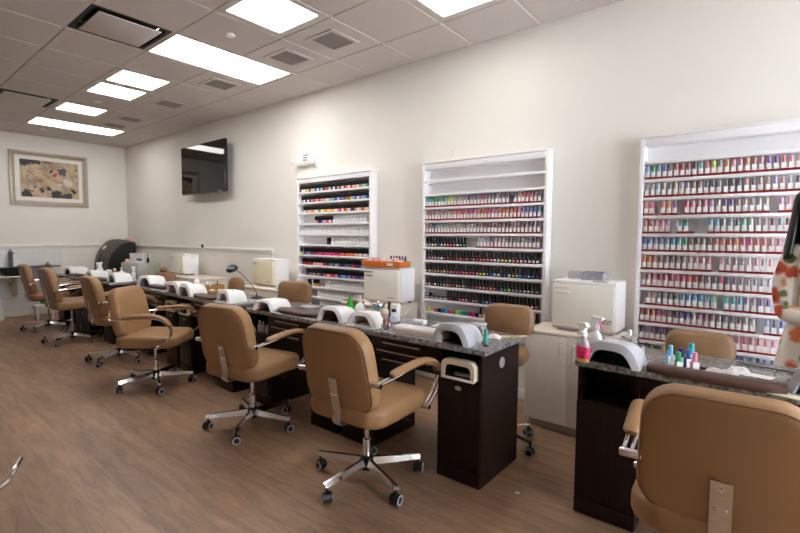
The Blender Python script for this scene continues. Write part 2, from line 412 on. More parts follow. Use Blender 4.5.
vents = [(-3.003, 'small grey ceiling grille nearest the camera, right of the long light'), (-3.613, 'second grey ceiling grille from the camera, beside the end of the long light'), (-4.833, 'grey ceiling grille beyond the long light, next to its far side'), (-6.053, 'grey ceiling grille beside the pair of square lights'), (-7.273, 'grey ceiling grille next to the single square light'), (-7.883, 'farthest grey ceiling grille, before the last long light')]
for vx, lb in vents:
    t = thing('ceiling_grille', lb, 'air vent', (vx, -.835, H - .006), 0, 'square grilles in ceiling tiles')
    f = MB(); f.box(-.165, .165, -.165, -.13, -.008, -.0005).box(-.165, .165, .13, .165, -.008, -.0005).box(-.165, -.13, -.13, .13, -.008, -.0005).box(.13, .165, -.13, .13, -.008, -.0005)
    f.build('frame', 'tpanel', t)
    g = MB(); g.box(-.13, .13, -.13, .13, -.003, -.0008)
    for k in range(10): g.box(-.13, .13, -.125 + k * .026, -.115 + k * .026, -.0065, -.003)
    g.build('louvre', 'grille', t)
for (sx, sy), lb in zip(slots, ('large plaque air diffuser nearest the camera, dark slot around it', 'plaque air diffuser at the far left of the ceiling')):
    t = thing('air_diffuser', lb, 'air vent', (sx + .305, sy + .305, H), 0, 'plaque diffusers')
    f = MB(); o = rrect(.586, .586, .004, 1); i1 = rrect(.53, .53, .02, 3)
    O = rrect(.586, .586, .01, 3); I = rrect(.53, .53, .05, 3); K = rrect(.515, .515, .05, 3)
    f.loft([[(a, b, 0) for a, b in O], [(a, b, -.002) for a, b in I], [(a, b, .06) for a, b in K]], 0, False, False, False)
    f.build('housing', 'dark', t, fix=False)
    MB().box(-.25, .25, -.25, .25, .06, .065).build('throat', 'dark', t)
    MB().box(-.228, .228, -.228, .228, -.016, -.006, .003).build('plaque', 'tpanel', t)
for (sx, sy), lb in zip(((-3.594, -1.445), (-6.651, -1.445), (-9.07, -1.445)), ('round sprinkler cover nearest, between the two big light panels', 'round sprinkler cover between the square lights', 'round sprinkler cover nearest the far wall')):
    tag(MB().lathe([(.040, 0), (.040, -.008), (.034, -.014), (.004, -.015)], 18).build('sprinkler_cover', 'white', loc=(sx, sy, H - .006)), lb, 'sprinkler', 'sprinkler covers')

# wainscot, chair rails, skirting
pn = MB(); pn.box(XB, -5.06, -.012, 0, .09, 1.15); struct(pn.build('trim_2', 'panel'))
rl = MB(); rl.box(XB, -5.05, -.03, 0, 1.165, 1.20, .006).box(XB, -5.05, -.02, 0, 1.135, 1.165, .004); struct(rl.build('trim_3', 'panel'))
rl = MB(); rl.box(XB, XB + .03, YF, -.03, 1.165, 1.20, .006).box(XB, XB + .02, YF, -.02, 1.135, 1.165, .004); struct(rl.build('trim_4', 'panel'))
pn = MB(); pn.box(XB, XB + .012, -1.10, -.012, .09, 1.135); struct(pn.build('trim_5', 'panel'))
struct(MB().box(XB, XB + .015, -2.9, -1.112, .09, 1.135).build('trim_6', 'tile'))
struct(MB().box(XB, XB + .018, YF, -.02, 0, .09, .004).build('baseboard_far', 'panel'))
struct(MB().box(XB + .02, XR, -.018, 0, 0, .09, .004).build('baseboard_right', 'panel'))

# ------------------------------------------------------------------ polish racks
LIP = [1.99 - .1225 * k for k in range(13)]           # underside of each white front strip; compartment k stands on LIP[k]+.024
def shelf_z(k): return LIP[k + 1] + .0225
RW = 1.205; RD = .10
def rack(x0, label):
    t = thing('polish_rack', label, 'display rack', (x0, 0, .50), 0, 'white wall racks of nail polish')
    w = RW; z = lambda a: a - .50
    for k in (0, 1): MB().box(k * (w - .026), k * (w - .026) + .026, -RD, 0, 0, z(2.045), .002).build('side_panel', 'white', t)
    MB().box(.026, w - .026, -.008, 0, .01, z(2.04)).build('back_panel', 'white', t)
    hb = MB(); hb.box(.026, w - .026, -RD, 0, z(1.992), z(2.045), .002).box(-.006, w + .006, -RD - .008, 0, z(2.045), z(2.058), .002); hb.build('header', 'white', t)
    for k in range(1, 13):
        s = MB(); s.box(.026, w - .026, -RD + .012, -.008, z(LIP[k] + .012), z(LIP[k] + .022)).box(.026, w - .026, -RD, -RD + .012, z(LIP[k] + .001), z(LIP[k] + .0222), .0015)
        s.build('shelf', 'white', t)
    MB().box(.026, w - .026, -RD, 0, 0, .012, .002).build('bottom_panel', 'white', t)
    return t
X1, X2, X3 = -4.437, -2.572, -.722
rack(X1, 'farthest wall rack of black capped polish, right of the emergency light')
rack(X2, 'middle wall rack of polish with two empty top shelves')
rack(X3, 'nearest wall rack of pastel capped polish behind the person')
for nm, x in (('hook', X2 + .29),):
    tag(MB().lathe([(.008, 0), (.008, .03), (.004, .034)], 10).add([(-.006, -.006, -.03), (.006, -.006, -.03), (.006, .004, -.03), (-.006, .004, -.03), (-.006, -.006, 0), (.006, -.006, 0), (.006, .004, 0), (-.006, .004, 0)], [(0, 1, 5, 4), (1, 2, 6, 5), (2, 3, 7, 6), (3, 0, 4, 7)], 0, False).build('wall_hook', 'wall', loc=(x, -.009, 2.13)), 'tiny pale wall hook above the middle polish rack', 'hook')

# ---- bottle prototypes (origin at the base centre, front towards -Y)
CN = {  # colour code -> (name, linear rgb)
 'sk': ('sky blue', (.16, .46, .72)), 'gn': ('green', (.02, .36, .12)), 'bl': ('blue', (.05, .12, .50)), 'pm': ('plum grey', (.13, .07, .09)), 'rd': ('red', (.62, .04, .06)), 'dr': ('dark red', (.26, .02, .04)),
 'ns': ('slate navy', (.06, .06, .12)), 'tl': ('teal', (.03, .42, .42)), 'cr': ('coral', (.80, .17, .12)), 'lm': ('lime', (.62, .80, .04)), 'gb': ('grey beige', (.38, .34, .31)), 'or': ('orange', (.85, .26, .04)), 'pk': ('pink', (.78, .25, .38)),
 'hp': ('hot pink', (.78, .06, .24)), 'pe': ('peach', (.85, .45, .18)), 'rb': ('rose beige', (.52, .29, .27)), 'pu': ('purple', (.22, .06, .38)), 'be': ('beige', (.60, .46, .38)), 'mv': ('mauve', (.34, .19, .25)), 'si': ('silver', (.50, .50, .53)), 'lb': ('light blue', (.40, .60, .80)),
 'gy': ('grey', (.26, .25, .27)), 'cm': ('cream', (.72, .62, .46)), 'lg': ('light grey', (.56, .55, .57)), 'lv': ('lavender', (.45, .35, .62)), 'tn': ('tan', (.48, .30, .20)), 'dk': ('dark slate', (.03, .03, .04)), 'lc': ('lilac', (.55, .33, .52)), 'mt': ('mint', (.30, .68, .50)),
 'bw': ('brown', (.20, .09, .05)), 'bg': ('burgundy', (.20, .02, .05)), 'pv': ('periwinkle', (.22, .26, .62)), 'lp': ('light pink', (.82, .50, .54)), 'mg': ('magenta', (.60, .02, .20)), 'dp': ('dark purple', (.09, .02, .12)), 'nv': ('navy', (.02, .03, .18)), 'dg': ('dark green', (.02, .12, .08)), 'ye': ('yellow', (.85, .58, .03)), 'wh': ('white', (.80, .78, .76)), 'bk': ('black', (.01, .01, .012)), 'go': ('gold', (.48, .30, .08)), 'vi': ('violet', (.16, .05, .30)), 'sa': ('salmon', (.75, .28, .24))}
def sqring(hw, hd, z, c): return [(a, b, z) for a, b in rrect(hw * 2, hd * 2, c, 2)]
def duo_proto():
    b = MB()
    b.loft([sqring(.0105, .0105, 0, .004), sqring(.0125, .0115, .003, .004), sqring(.0125, .0115, .044, .004), sqring(.0112, .0102, .0475, .0045), sqring(.0075, .0075, .0495, .004)], 0)
    b.box(-.0115, .0115, -.0122, -.0100, .004, .0455, 0, 1)
    o = b.build('nail_polish_bottle', ['polish', 'lab'])
    c = MB(); c.lathe([(.0078, .0495), (.0090, .051), (.0086, .076), (.0079, .0865), (.0060, .088)], 10); c.build('cap', 'polishcap', o)
    return o
def gel_proto():
    b = MB()
    b.lathe([(.0125, 0), (.0145, .003), (.0145, .036), (.0115, .042), (.0085, .044), (.0104, .0445), (.0098, .085), (.0080, .0885)], 12)
    o = b.build('gel_polish_bottle', ['gblack'])
    d = MB(); d.lathe([(.0102, 0), (.0100, .0024)], 12, T=Matrix.Translation((0, -.0132, .019)) @ Matrix.Rotation(PI / 2, 4, 'X')); d.build('swatch_dot', 'dot', o)
    return o
def lacquer_proto():
    b = MB()
    b.lathe([(.012, 0), (.0150, .003), (.0150, .027), (.0125, .031)], 10, mi=0)
    b.lathe([(.0125, .031), (.0152, .033), (.0145, .074), (.0120, .078)], 10, mi=1)
    return b.build('lacquer_bottle', ['polish', 'gblack'])
def clear_proto():
    b = MB()
    b.lathe([(.0105, 0), (.0125, .003), (.0125, .034), (.0085, .042)], 10, mi=0)
    b.lathe([(.0068, .042), (.0068, .078), (.0055, .081)], 8, mi=1)
    b.box(-.008, .008, -.0132, -.012, .008, .026, 0, 2)
    return b.build('clear_bottle', ['seethru', 'greycap', 'lab'])
PR = {k: f() for k, f in (('duo', duo_proto), ('gel', gel_proto), ('lac', lacquer_proto), ('clr', clear_proto))}
KIDS = {k: children(o) for k, o in PR.items()}
FIRST = {k: True for k in PR}
def jitter(c, a=.08): return tuple(max(0, min(1, x * (1 + random.uniform(-a, a)))) for x in c) + (1,)
def pastel(c): return tuple(.80 * x + .09 for x in c[:3]) + (1,)
def put(kind, x, y, z, code, label, group):
    col = jitter(CN[code][1])
    if kind == 'duo': col = pastel(col)
    if kind == 'gel': col = tuple(min(1, x * 1.25 + .03) for x in col[:3]) + (1,)
    rz = random.uniform(-.08, .08)
    if FIRST[kind]:
        FIRST[kind] = False; o = PR[kind]; o.location = (x, y, z); o.rotation_euler.z = rz; o.color = col
        for c in KIDS[kind]: c.color = col
        tag(o, label, 'nail polish', group); return o
    o = dup_fast(KIDS[kind], PR[kind], (x, y, z), rz, label, group, col)
    o['category'] = 'nail polish'; return o
def tray(x0, x1, z, label):
    b = MB(); b.box(x0, x1, -.098, -.052, z, z + .003).box(x0, x1, -.0995, -.0965, z, z + .0125)
    tag(b.build('red_polish_tray', 'red'), label, 'display tray', 'dark red bottle trays on the racks')
def row(kind, xl, k, codes, side, tray_on=True, pitch=.034, x_off=.021, cap='capped', y=-.075):
    """one shelf of bottles; codes: colour codes, '_' gap, 't' empty tray"""
    z = shelf_z(k) + .001 + (.003 if tray_on else 0); run = None; n = 0; tn = 0
    toks = codes.split()
    for i, c in enumerate(toks + ['_']):
        x = xl + .026 + x_off + i * pitch
        if c != '_' and run is None: run = x - pitch / 2 + .001
        if (c == '_') and run is not None:
            if tray_on: tray(run, x - pitch / 2 - .001, z - .003, 'dark red tray strip, %s from the left, %s shelf of the %s rack' % (nth(tn), nth(k), side)); tn += 1
            run = None
        if c in ('_', 't'): continue
        word = {'duo': '%s %s bottle', 'gel': 'black gel bottle with %s dot', 'lac': 'black capped %s lacquer', 'clr': 'small %s bottle'}[kind]
        nm = (word % (CN[c][0], 'polish') if kind == 'duo' else word % CN[c][0]) if kind != 'clr' else 'small clear bottle'
        put(kind, x, y, z, c, '%s, %s on %s shelf of the %s rack' % (nm, nth(n), nth(k), side), 'polish on the %s shelf of the %s rack' % (nth(k), side)); n += 1
# nearest rack
R3 = ["sk gn sk bl pm rd rd dr ns tl cr lm gb or pk pk pe rb pk pu pu cr pk be hp lc",
 "mv si lb be gy cm lg lc tn mv ns ns gy ns pm ns sa ns be rb lv rb si dk be mv",
 "cr hp _ or or pu _ hp pk pk pk lc lg pu pu mv rb gy be be _ lc pk hp cr pk",
 "cr cr pk pk lc _ tl tl t _ _ sk sk lg lg ns mt lg rb rb bg gy bg be",
 "bl lb pv lv sk sk tl gn bw bw lg pm cr cr cr or hp hp cr cr sa pk lc sa",
 "or or pk gy lc gy gy be lp lp lp pk _ pk be mv gb lp pk rb sa",
 "pk lp pk mg lp hp hp hp cr rd pm mv dk hp pm dp mv mv gy gy si lc",
 "_ lc rb gy gy gy gy sk sk sk sk sk mt _ tl tl sk lc si pu pu lc bg",
 "rd or cr hp rb rb dp pu pv lg pk mv mv gy gy pm bg lg lg _ lb nv bl rb rb",
 "dp lv pm dp vi pu pu gy mv lc pk pk pk pk sa sa pk hp pk pk sa pk",
 "dg dg gn dg ye ye go bw or rd pk bl bl lb bl pv bl pv bl nv bl bl"]
for i, c in enumerate(R3): row('duo', X3, i + 1, c, 'nearest')
# middle rack
R2 = ["tl tl gn gn mt tl mt ye lm lv be be lc ns gy ns mv mg mv mv gy mv ns ns ns _ bl or rd hp rd mv pm",
 "rb rb rb be rb rb rb be rb cr cr rd pk mg hp pk sa cr cr hp pk lc cr or pe cr rd pk pu bl bl bl sk",
 "rb mv dg lv be mt lg be rb lv be lg mv lg be rb mv rb bg mv rb bg mv rb bg mv rb mv pm mv pm lc mv"]
for i, c in enumerate(R2): row('duo', X2, i + 2, c, 'middle')
row('gel', X2, 5, "wh si cm be bl wh pe pk hp sa wh mv gn", 'middle', False)
row('duo', X2, 5, "lg lb si lc mv lg pk lg mv gy pm mv lg mv gy pm mv", 'middle', True, x_off=.021 + 16 * .034)
G2 = ["vi lc be lc si wh bw dr bg pm rd cr dr sa pm sa rd cr cr cr sa wh wh pe ye wh pk cr lp lp wh lp wh",
 "lm be go be go go be go go hp hp hp pk cr rd hp pe ye ye bl nv lb wh nv nv wh ye sk bl bl sk bl pu",
 "si wh bw wh pm gy si sa bw dr be pe si pm dk dr cr sa sa rd cr cr vi sk gn lm gy gy gy si wh gy gy"]
for i, c in enumerate(G2): row('gel', X2, 6 + i, c, 'middle', False)
row('gel', X2, 9, "_ _ _ _ _ _ _ dr dr bk bk hp pk pk dk pk mv bk bl lb bl nv dr be wh bw dr bk hp cr pk wh cr", 'middle', False)
row('gel', X2, 10, "_ _ _ _ _ _ _ _ _ _ _ _ _ _ _ _ _ wh _ _ _ _ _ _ _ _ _ _ bk dk bk nv bk", 'middle', False)
# boxes and jars on the lower shelves of the middle rack
for k in range(6):
    b = MB(); b.box(-.024, .024, -.028, .028, 0, .026, .002); b.box(-.018, .018, -.0285, -.0275, .006, .02, 0, 1)
    tag(b.build('polish_box', ['black', 'greycap'], loc=(X2 + .06 + .051 * (k if k < 5 else 0), -.06, shelf_z(9) + .001 + (.026 if k == 5 else 0))), ('black polish box on top of another at the left end, ninth shelf, middle rack' if k == 5 else 'black polish box lying flat, %s from left, ninth shelf of the middle rack' % nth(k)), 'box', 'small black boxes on the middle rack')
for i, c in enumerate("ye _ pk bk bl tl hp gy lm tl gn pu mg bk or wh wh".split()):
    if c == '_': continue
    b = MB(); b.lathe([(.017, 0), (.0185, .002), (.0185, .018), (.017, .019), (.019, .02), (.019, .032), (.017, .034)], 14)
    o = b.build('gel_jar', 'polish', loc=(X2 + .06 + i * .0405, -.065, shelf_z(10) + .001)); o.color = jitter(CN[c][1])
    tag(o, '%s gel jar, %s from the left on the jar shelf of the middle rack' % (CN[c][0], nth(i)), 'jar', 'coloured jars on the middle rack')
for i in range(9):
    b = MB(); b.lathe([(.015, 0), (.016, .002), (.016, .014), (.015, .016)], 12, mi=0); b.lathe([(.0165, .016), (.0165, .026), (.015, .027)], 12, mi=1)
    tag(b.build('glitter_jar', ['black', 'whiteplastic'], loc=(X2 + .06 + i * .034, -.07, shelf_z(11) + .001)), 'tiny white lidded jar, %s from the left, lowest shelf of the middle rack' % nth(i), 'jar', 'white lidded jars on the middle rack')
# farthest rack
F1 = ["dr wh wh be ye nv ye si bl wh bl si dk rd rd si nv wh nv or bl wh rd or wh rd lp pe wh gy be be tl",
 "_ pk wh dk wh bk lc rd pk be rd si pk ye wh sk pk tl bl wh pv tl rd hp gn ye sk bl wh mv si sk bl",
 "_ _ wh pk be si or or wh lp gn wh ye or ye lg or ye wh pk rd wh rd or wh vi nv or wh lg rd ye wh"]
for i, c in enumerate(F1): row('lac', X1, i, c, 'farthest', False)
row('lac', X1, 3, "_ _ _ _ _ _ _ _ ye pu bk bl pe pk hp wh mv", 'farthest', False)
row('clr', X1, 3, "_ " * 17 + "gy lg gy dk gy gy lg gy gy dk lg gy gy gy dk", 'farthest', False)
row('clr', X1, 4, "gy gy gy gy gy gy lg wh wh wh wh wh wh wh wh wh wh wh wh wh wh wh wh wh wh wh lc lm lc lm wh wh pe", 'farthest', False)
row('clr', X1, 5, "_ " * 16 + "wh " * 17, 'farthest', False)
row('lac', X1, 5, "_ _ _ _ _ _ _ _ _ _ _ _ _ _ bk dk", 'farthest', False)
F2 = ["lm _ vi pu lv pu bg pm dr mg hp rd mg hp hp hp rd hp mg rd hp cr rd or cr or cr lp pe wh be wh lp",
 "_ dr rd dr rd rd dr lp pe lp lp lp bg rd bk gy gy dg lg gy nv bk ns bl pm pm mg bg dp bl sk sk bl",
 "_ _ _ pm vi mv mv rb bw rb bw nv mv rd lp cr rd mg lp bk bl sk sk bl lv vi mv pu vi bl pv bw bw"]
for i, c in enumerate(F2): row('lac', X1, 6 + i, c, 'farthest', False)
row('lac', X1, 9, "_ _ _ _ bk bk _ go go go", 'farthest', False)
row('clr', X1, 9, "_ " * 13 + "wh " * 20, 'farthest', False)
row('clr', X1, 10, "_ " * 9 + "wh " * 24, 'farthest', False)
row('clr', X1, 11, "_ " * 10 + "wh " * 12, 'farthest', False)

# ------------------------------------------------------------------ manicure tables
TZ = .775
def table(x, y, rz, label, niche=('open', 'dryer'), group='manicure tables along the wall'):
    """origin on the floor at the centre; -Y is the customer side. 1.065 x .46 m carcass"""
    t = thing('manicure_table', label, 'table', (x, y, 0), rz, group)
    w, d, pw = .5325, .23, .275
    MB().box(-w - .005, w + .035, -d - .035, d + .02, .745, TZ, .003).build('granite_top', 'granite', t)
    for side, kind in ((-1, niche[0]), (1, niche[1])):
        x0, x1 = (-w, -w + pw) if side < 0 else (w - pw, w)
        b = MB(); th = .018
        b.box(x0, x1, -d + .004, d, .0, .575)                     # closed lower body
        b.box(x0, x0 + th, -d + .004, d, .575, .745).box(x1 - th, x1, -d + .004, d, .575, .745).box(x0 + th, x1 - th, .02, d, .575, .745)
        if kind == 'plain': b.box(x0 + th, x1 - th, -d + .004, .02, .575, .745)
        p = b.build('pedestal', 'wood', t)
        MB().box(x0 + .002, x1 - .002, -d - .012, -d + .004, .085, .572, .002).build('door', 'wood', p)
        MB().box(x0, x1, -d - .01, -d + .004, .004, .080, .002).build('plinth', 'wood', p)
        if kind == 'dryer':
            MB().lathe([(.019, 0), (.021, .003), (.016, .006), (.003, .007)], 20, sx=1, sy=.62, T=Matrix.Translation(((x0 + x1) / 2, -d - .012, .536)) @ Matrix.Rotation(PI / 2, 4, 'X')).build('emblem', 'steel', p)
    dw = w - pw; 
    MB().box(-dw, dw, -d + .012, -d + .30, .575, .745).build('drawer_case', 'wood', t)
    for k in range(3):
        z1 = .735 - k * .052
        dr = MB().box(-dw + .003, dw - .003, -d - .004, -d + .012, z1 - .049, z1, .0015).build('drawer', 'wood', t)
        pl, pr_ = ((-.158, .128), (-.205, .165), (-.158, .128))[k]
        zz = z1 - .049 + .024
        MB().box(pl, pr_, -d - .019, -d - .012, zz - .004, zz + .004, .0015).box(pl + .02, pl + .028, -d - .013, -d - .003, zz - .003, zz + .003).box(pr_ - .028, pr_ - .02, -d - .013, -d - .003, zz - .003, zz + .003).build('drawer_pull', 'pull', dr)
    MB().lathe([(.003, 0), (.020, .0005), (.026, .003), (.030, .004), (.0315, 0)], 20, T=Matrix.Translation((w, .005, .653)) @ Matrix.Rotation(PI / 2, 4, 'Y')).build('cable_grommet', 'greyplastic', t)
    return t
def tl(st, lx, ly): # local table coordinates -> world
    x, y, r = st; return (x + lx * math.cos(r) - ly * math.sin(r), y + lx * math.sin(r) + ly * math.cos(r))
ST = [(-.1775, -1.10, 0), (-1.6975, -1.24, 0), (-2.8075, -1.24, 0), (-4.1075, -1.222, R(-2.3)), (-5.215, -1.178, R(-2.3)), (-6.885, -1.24, 0), (-7.98, -1.24, 0)]
TLAB = ['nearest dark manicure table, at the right edge, with pastel bottles on its granite top', 'dark granite topped manicure table whose end panel faces the camera in the centre', 'dark manicure table behind the second armchair, holding one white lamp at its left end', 'dark manicure table carrying the black desk lamp and the wooden caddy', 'dark manicure table behind the third armchair with two cream dryers below', 'dark manicure table beyond the aisle, beside the grey sterilizer cabinet', 'farthest dark manicure table, near the sink']
NI = [('open', 'plain'), ('open', 'dryer'), ('open', 'plain'), ('dryer', 'plain'), ('plain', 'dryer'), ('plain', 'plain'), ('plain', 'plain')]
for s_, lb, ni in zip(ST, TLAB, NI): table(*s_, lb, ni)

# cream nail dryers recessed in the pedestal niches
def niche_dryer(st, lx, label):
    x, y = tl(st, lx, -.236)
    t = thing('nail_dryer', label, 'nail dryer', (x, y, .576), st[2], 'cream dryers set into the tables')
    b = MB()
    def arch(hw, z0, h, r):
        P_ = [(-hw, z0)]
        for k in range(7): a = R(180 - 90 * k / 6); P_.append((-hw + r + r * math.cos(a), z0 + h - r + r * math.sin(a)))
        for k in range(7): a = R(90 - 90 * k / 6); P_.append((hw - r + r * math.cos(a), z0 + h - r + r * math.sin(a)))
        return P_ + [(hw, z0)]
    O, I = arch(.108, .0, .104, .042), arch(.082, .0, .074, .030)
    Q = lambda A, y_, sx=1, sz=1: [(a * sx, y_, z * sz + .014) for a, z in A]
    b.loft([Q(O, .03), Q(O, -.014), Q(O, -.020, .985, .99), Q(I, -.020, 1.03, 1.02), Q(I, -.014), Q(I, .03)], 0, True, False, False, closed=False)
    b.build('housing', 'creamplastic', t, sharp=40)
    c = MB(); c.loft([Q(I, -.012, 1.0), Q(I, .16, 1.0)], 0, True, False, True, closed=False); c.box(-.082, .082, -.01, .16, .001, .014); c.box(-.10, .10, .03, .16, .001, .013); c.build('lamp_cavity', 'dark', t)
    MB().box(-.104, .104, -.024, -.006, .006, .020, .004).build('hand_rest', 'whiteplastic', t)
    MB().box(-.05, .05, .03, .06, .0145, .032, .006).build('tube_lamp', 'greyplastic', t)
niche_dryer(ST[1], .395, 'cream nail dryer in the table end nearest the front armchair')
niche_dryer(ST[3], -.395, 'right one of two cream nail dryers under the third armchair\'s table')
niche_dryer(ST[4], .395, 'left one of two cream nail dryers under the third armchair\'s table')

# ------------------------------------------------------------------ wall cabinets and towel cabinets
def cabinet(x0, x1, top, n, label, yf=-.5, kick=.09):
    t = thing('base_cabinet', label, 'cabinet', (x0, 0, 0), 0, 'cream cabinets along the wall')
    w = x1 - x0; yb = -.102 if True else 0
    MB().box(0, w, yf + .02, yb, kick, top - .02).build('carcass', 'creamlam', t)
    MB().box(.02, w - .02, yf + .05, yb, 0, kick).build('plinth', 'toekick', t)
    MB().box(-.006, w + .006, yf - .004, yb, top - .02, top, .002).build('worktop', 'creamlam', t)
    dw = w / n
    for k in range(n):
        d = MB().box(k * dw + .002, (k + 1) * dw - .002, yf, yf + .02, kick - .02, top - .024, .0015).build('door', 'creamlam', t)
        hx = (k + 1) * dw - .045 if k % 2 == 0 else k * dw + .045
        h = MB().tube(bez([(hx, yf, top - .07), (hx, yf - .028, top - .072), (hx, yf - .030, top - .085), (hx, yf - .030, top - .155), (hx, yf - .028, top - .168), (hx, yf, top - .17)], 20), .0065, 8)
        h.build('handle', 'satin', d)
    return t
cabinet(-1.345, -.745, .712, 2, 'cream two door cabinet standing between the middle and nearest racks')
cabinet(-3.20, -2.62, .735, 2, 'cream cabinet under the towel warmer with the orange tray')
cabinet(-5.05, -4.18, .758, 3, 'cream cabinet under the towel warmer behind the black desk lamp')
cabinet(-7.32, -6.05, .775, 4, 'cream cabinet under the far towel warmer below the television')
cabinet(-8.80, -8.08, .585, 2, 'low cream cabinet under the grey sterilizer')

def text_mesh(name, txt, size, material, parent, M4, shear=.3):
    cu = bpy.data.curves.new(name, 'FONT'); cu.body = txt; cu.size = size; cu.shear = shear; cu.extrude = .0005; cu.align_x = 'LEFT'
    o = bpy.data.objects.new(name, cu); COL.objects.link(o)
    bpy.context.view_layer.update(); dg = bpy.context.evaluated_depsgraph_get(); dg.update(); me = bpy.data.meshes.new_from_object(o.evaluated_get(dg))
    bpy.data.objects.remove(o); bpy.data.curves.remove(cu)
    me.materials.clear(); me.materials.append(M[material])
    o = bpy.data.objects.new(name, me); COL.objects.link(o); o.parent = parent; me.transform(M4); return o
FRONT = Matrix.Rotation(PI / 2, 4, 'X')
def towel_cabinet(x0, x1, z0, z1, yf, label, doormat='creamdoor', logo='', body='white'):
    t = thing('towel_cabinet', label, 'towel warmer', (x0, 0, z0), 0, 'hot towel cabinets')
    w, h = x1 - x0, z1 - z0; yb = -.105
    MB().box(0, w, yf + .035, yb, .018, h, .006).build('body', body, t)
    MB().box(-.002, w + .002, yf + .02, yb - .02, h - .016, h + .002, .003).build('lid', body, t)
    for fx in (.035, w - .035):
        for fy in (yf + .07, yb - .04): MB().lathe([(.016, 0), (.013, .019)], 10, c=(fx, fy, 0)).build('foot', 'black', t)
    MB().box(.004, w - .004, yf + .018, yf + .036, .012, .03).build('sill', 'steel', t)
    d = MB().box(.002, w - .006, yf, yf + .032, .032, h - .022, .006).build('door', doormat, t)
    hb = MB()
    for k in range(2): hb.box(.02, .115, yf - .006, yf + .004, h - .052 - k * .035, h - .040 - k * .035, .003)
    hb.build('handle', 'creamplastic' if logo else 'steel', d)
    MB().box(w * .64, w * .86, yf + .022, yf + .06, h + .002, h + .006, .001).build('badge', 'honey' if logo else 'steel', t)
    if logo: text_mesh('brand_script', logo, .062, 'ink', d, Matrix.Translation((w - .132, yf - .0012, .078)) @ FRONT, .45)
    else:
        m = MB()
        for k in range(5): m.box(w - .13 + k * .016, w - .119 + k * .016, yf - .001, yf, .056, .064)
        m.build('maker_mark', 'ink', d)
    return t
towel_cabinet(-1.195, -.778, .713, 1.068, -.40, 'white towel warmer on the two door cabinet, nearest the camera', logo='Elite')
towel_cabinet(-3.085, -2.648, .736, 1.078, -.36, 'white towel warmer with the orange tray on top', 'creamdoor')
towel_cabinet(-5.01, -4.583, .759, 1.088, -.35, 'white towel warmer with yellowed door behind the black desk lamp', 'yellowdoor')
towel_cabinet(-7.235, -6.812, .776, 1.09, -.35, 'white towel warmer below the television, farthest along the wall')
# grey sterilizer
t = thing('sterilizer_cabinet', 'low wide grey green sterilizer cabinet beside the black curved machine', 'sterilizer', (-8.76, 0, .586), 0)
MB().box(0, .64, -.48, -.105, .012, .325, .012).build('body', 'greymetal', t)
MB().box(.01, .50, -.50, -.48, .02, .315, .004).build('door', 'greymetal', t)
MB().box(.50, .60, -.495, -.48, .02, .315, .004).build('control_panel', 'greymetal', t)
b = MB()
for k in range(6): b.box(.53, .57, -.503, -.495, .05 + k * .035, .075 + k * .035, .003)
b.build('switches', 'blue', t)
MB().box(.02, .62, -.46, -.12, 0, .012).build('base', 'black', t)
# on top of it
t = thing('cardboard_box', 'open white box with blue print on top of the grey sterilizer', 'box', (-8.42, -.32, .9115), R(6))
b = MB(); O = [(-.23, -.06), (.23, -.06), (.23, .06), (-.23, .06)]
b.loft([[(x * .9, y * .9, 0) for x, y in O], [(x, y, .15) for x, y in O], [(x * .97, y * .93, .15) for x, y in O], [(x * .88, y * .85, .005) for x, y in O]], 0, False); b.build('carton', 'whiteplastic', t)
MB().box(-.0, .17, -.0575, -.054, .03, .07, T=Matrix.Translation((0, 0, 0)) @ Matrix.Rotation(0, 4, 'X')).build('print', 'blue', t)
tag(MB().lathe([(.02, 0), (.022, .004), (.022, .07), (.008, .09), (.008, .15), (.003, .152)], 12).build('bottle', 'black', loc=(-8.145, -.30, .9115)), 'slim black bottle right of the white box on the sterilizer', 'bottle')
tag(MB().lathe([(.035, 0), (.04, .004), (.04, .035), (.03, .05)], 14).build('jar', 'pink', loc=(-8.62, -.44, .9115)), 'small pink jar left of the white box on the sterilizer', 'jar')

# black machine with curved shell in the corner
t = thing('curved_machine', 'tall black machine with a curved grey shell in the far corner', 'machine', (-9.70, 0, 0), 0)
INN = [(p.x, p.y) for p in bez([(*q, 0) for q in [(-.54, 0), (-.535, .50), (-.525, .77), (-.48, .98), (-.36, 1.14), (-.23, 1.225), (-.05, 1.24)]], 36)]
OUT = [(p.x, p.y) for p in bez([(*q, 0) for q in [(-.60, 0), (-.61, .50), (-.61, .76), (-.585, .96), (-.50, 1.14), (-.36, 1.275), (-.22, 1.30)]], 36)]
MB().prism(INN + [(-.05, 0)], .0, .40, 'x', 0).build('body', 'black', t)
b = MB(); b.loft([[(.0, a, z) for a, z in OUT], [(.16, a * .99, z) for a, z in OUT], [(.24, a * .96, z * .995) for a, z in OUT], [(.405, a - .004, z + .004) for a, z in INN], [(.0, a - .002, z + .002) for a, z in INN], [(.0, a, z) for a, z in OUT]], 0, True, False, False, closed=False)
b.build('shell', 'shell', t, sharp=40)
MB().box(.10, .20, -.012, .006, -.04, .04, .004, T=Matrix.Translation((0, -.485, 1.14)) @ Matrix.Rotation(R(-40), 4, 'X')).build('badge', 'silver', t)
MB().box(.05, .2, -.012, .006, -.10, .06, .003, T=Matrix.Translation((0, -.565, .98)) @ Matrix.Rotation(R(-16), 4, 'X')).build('vent', 'black', t)
for k in range(4):
    bb = MB().lathe([(.028, 0), (.03, .003), (.03, .05 + .02 * (k % 2)), (.02, .06 + .02 * (k % 2))], 10)
    tag(bb.build('candle_jar', 'pink', loc=(-9.62 + k * .08, -.10, 1.2405)), 'small salmon jar on the black machine, %s from the left' % nth(k), 'jar', 'salmon jars on the machine')

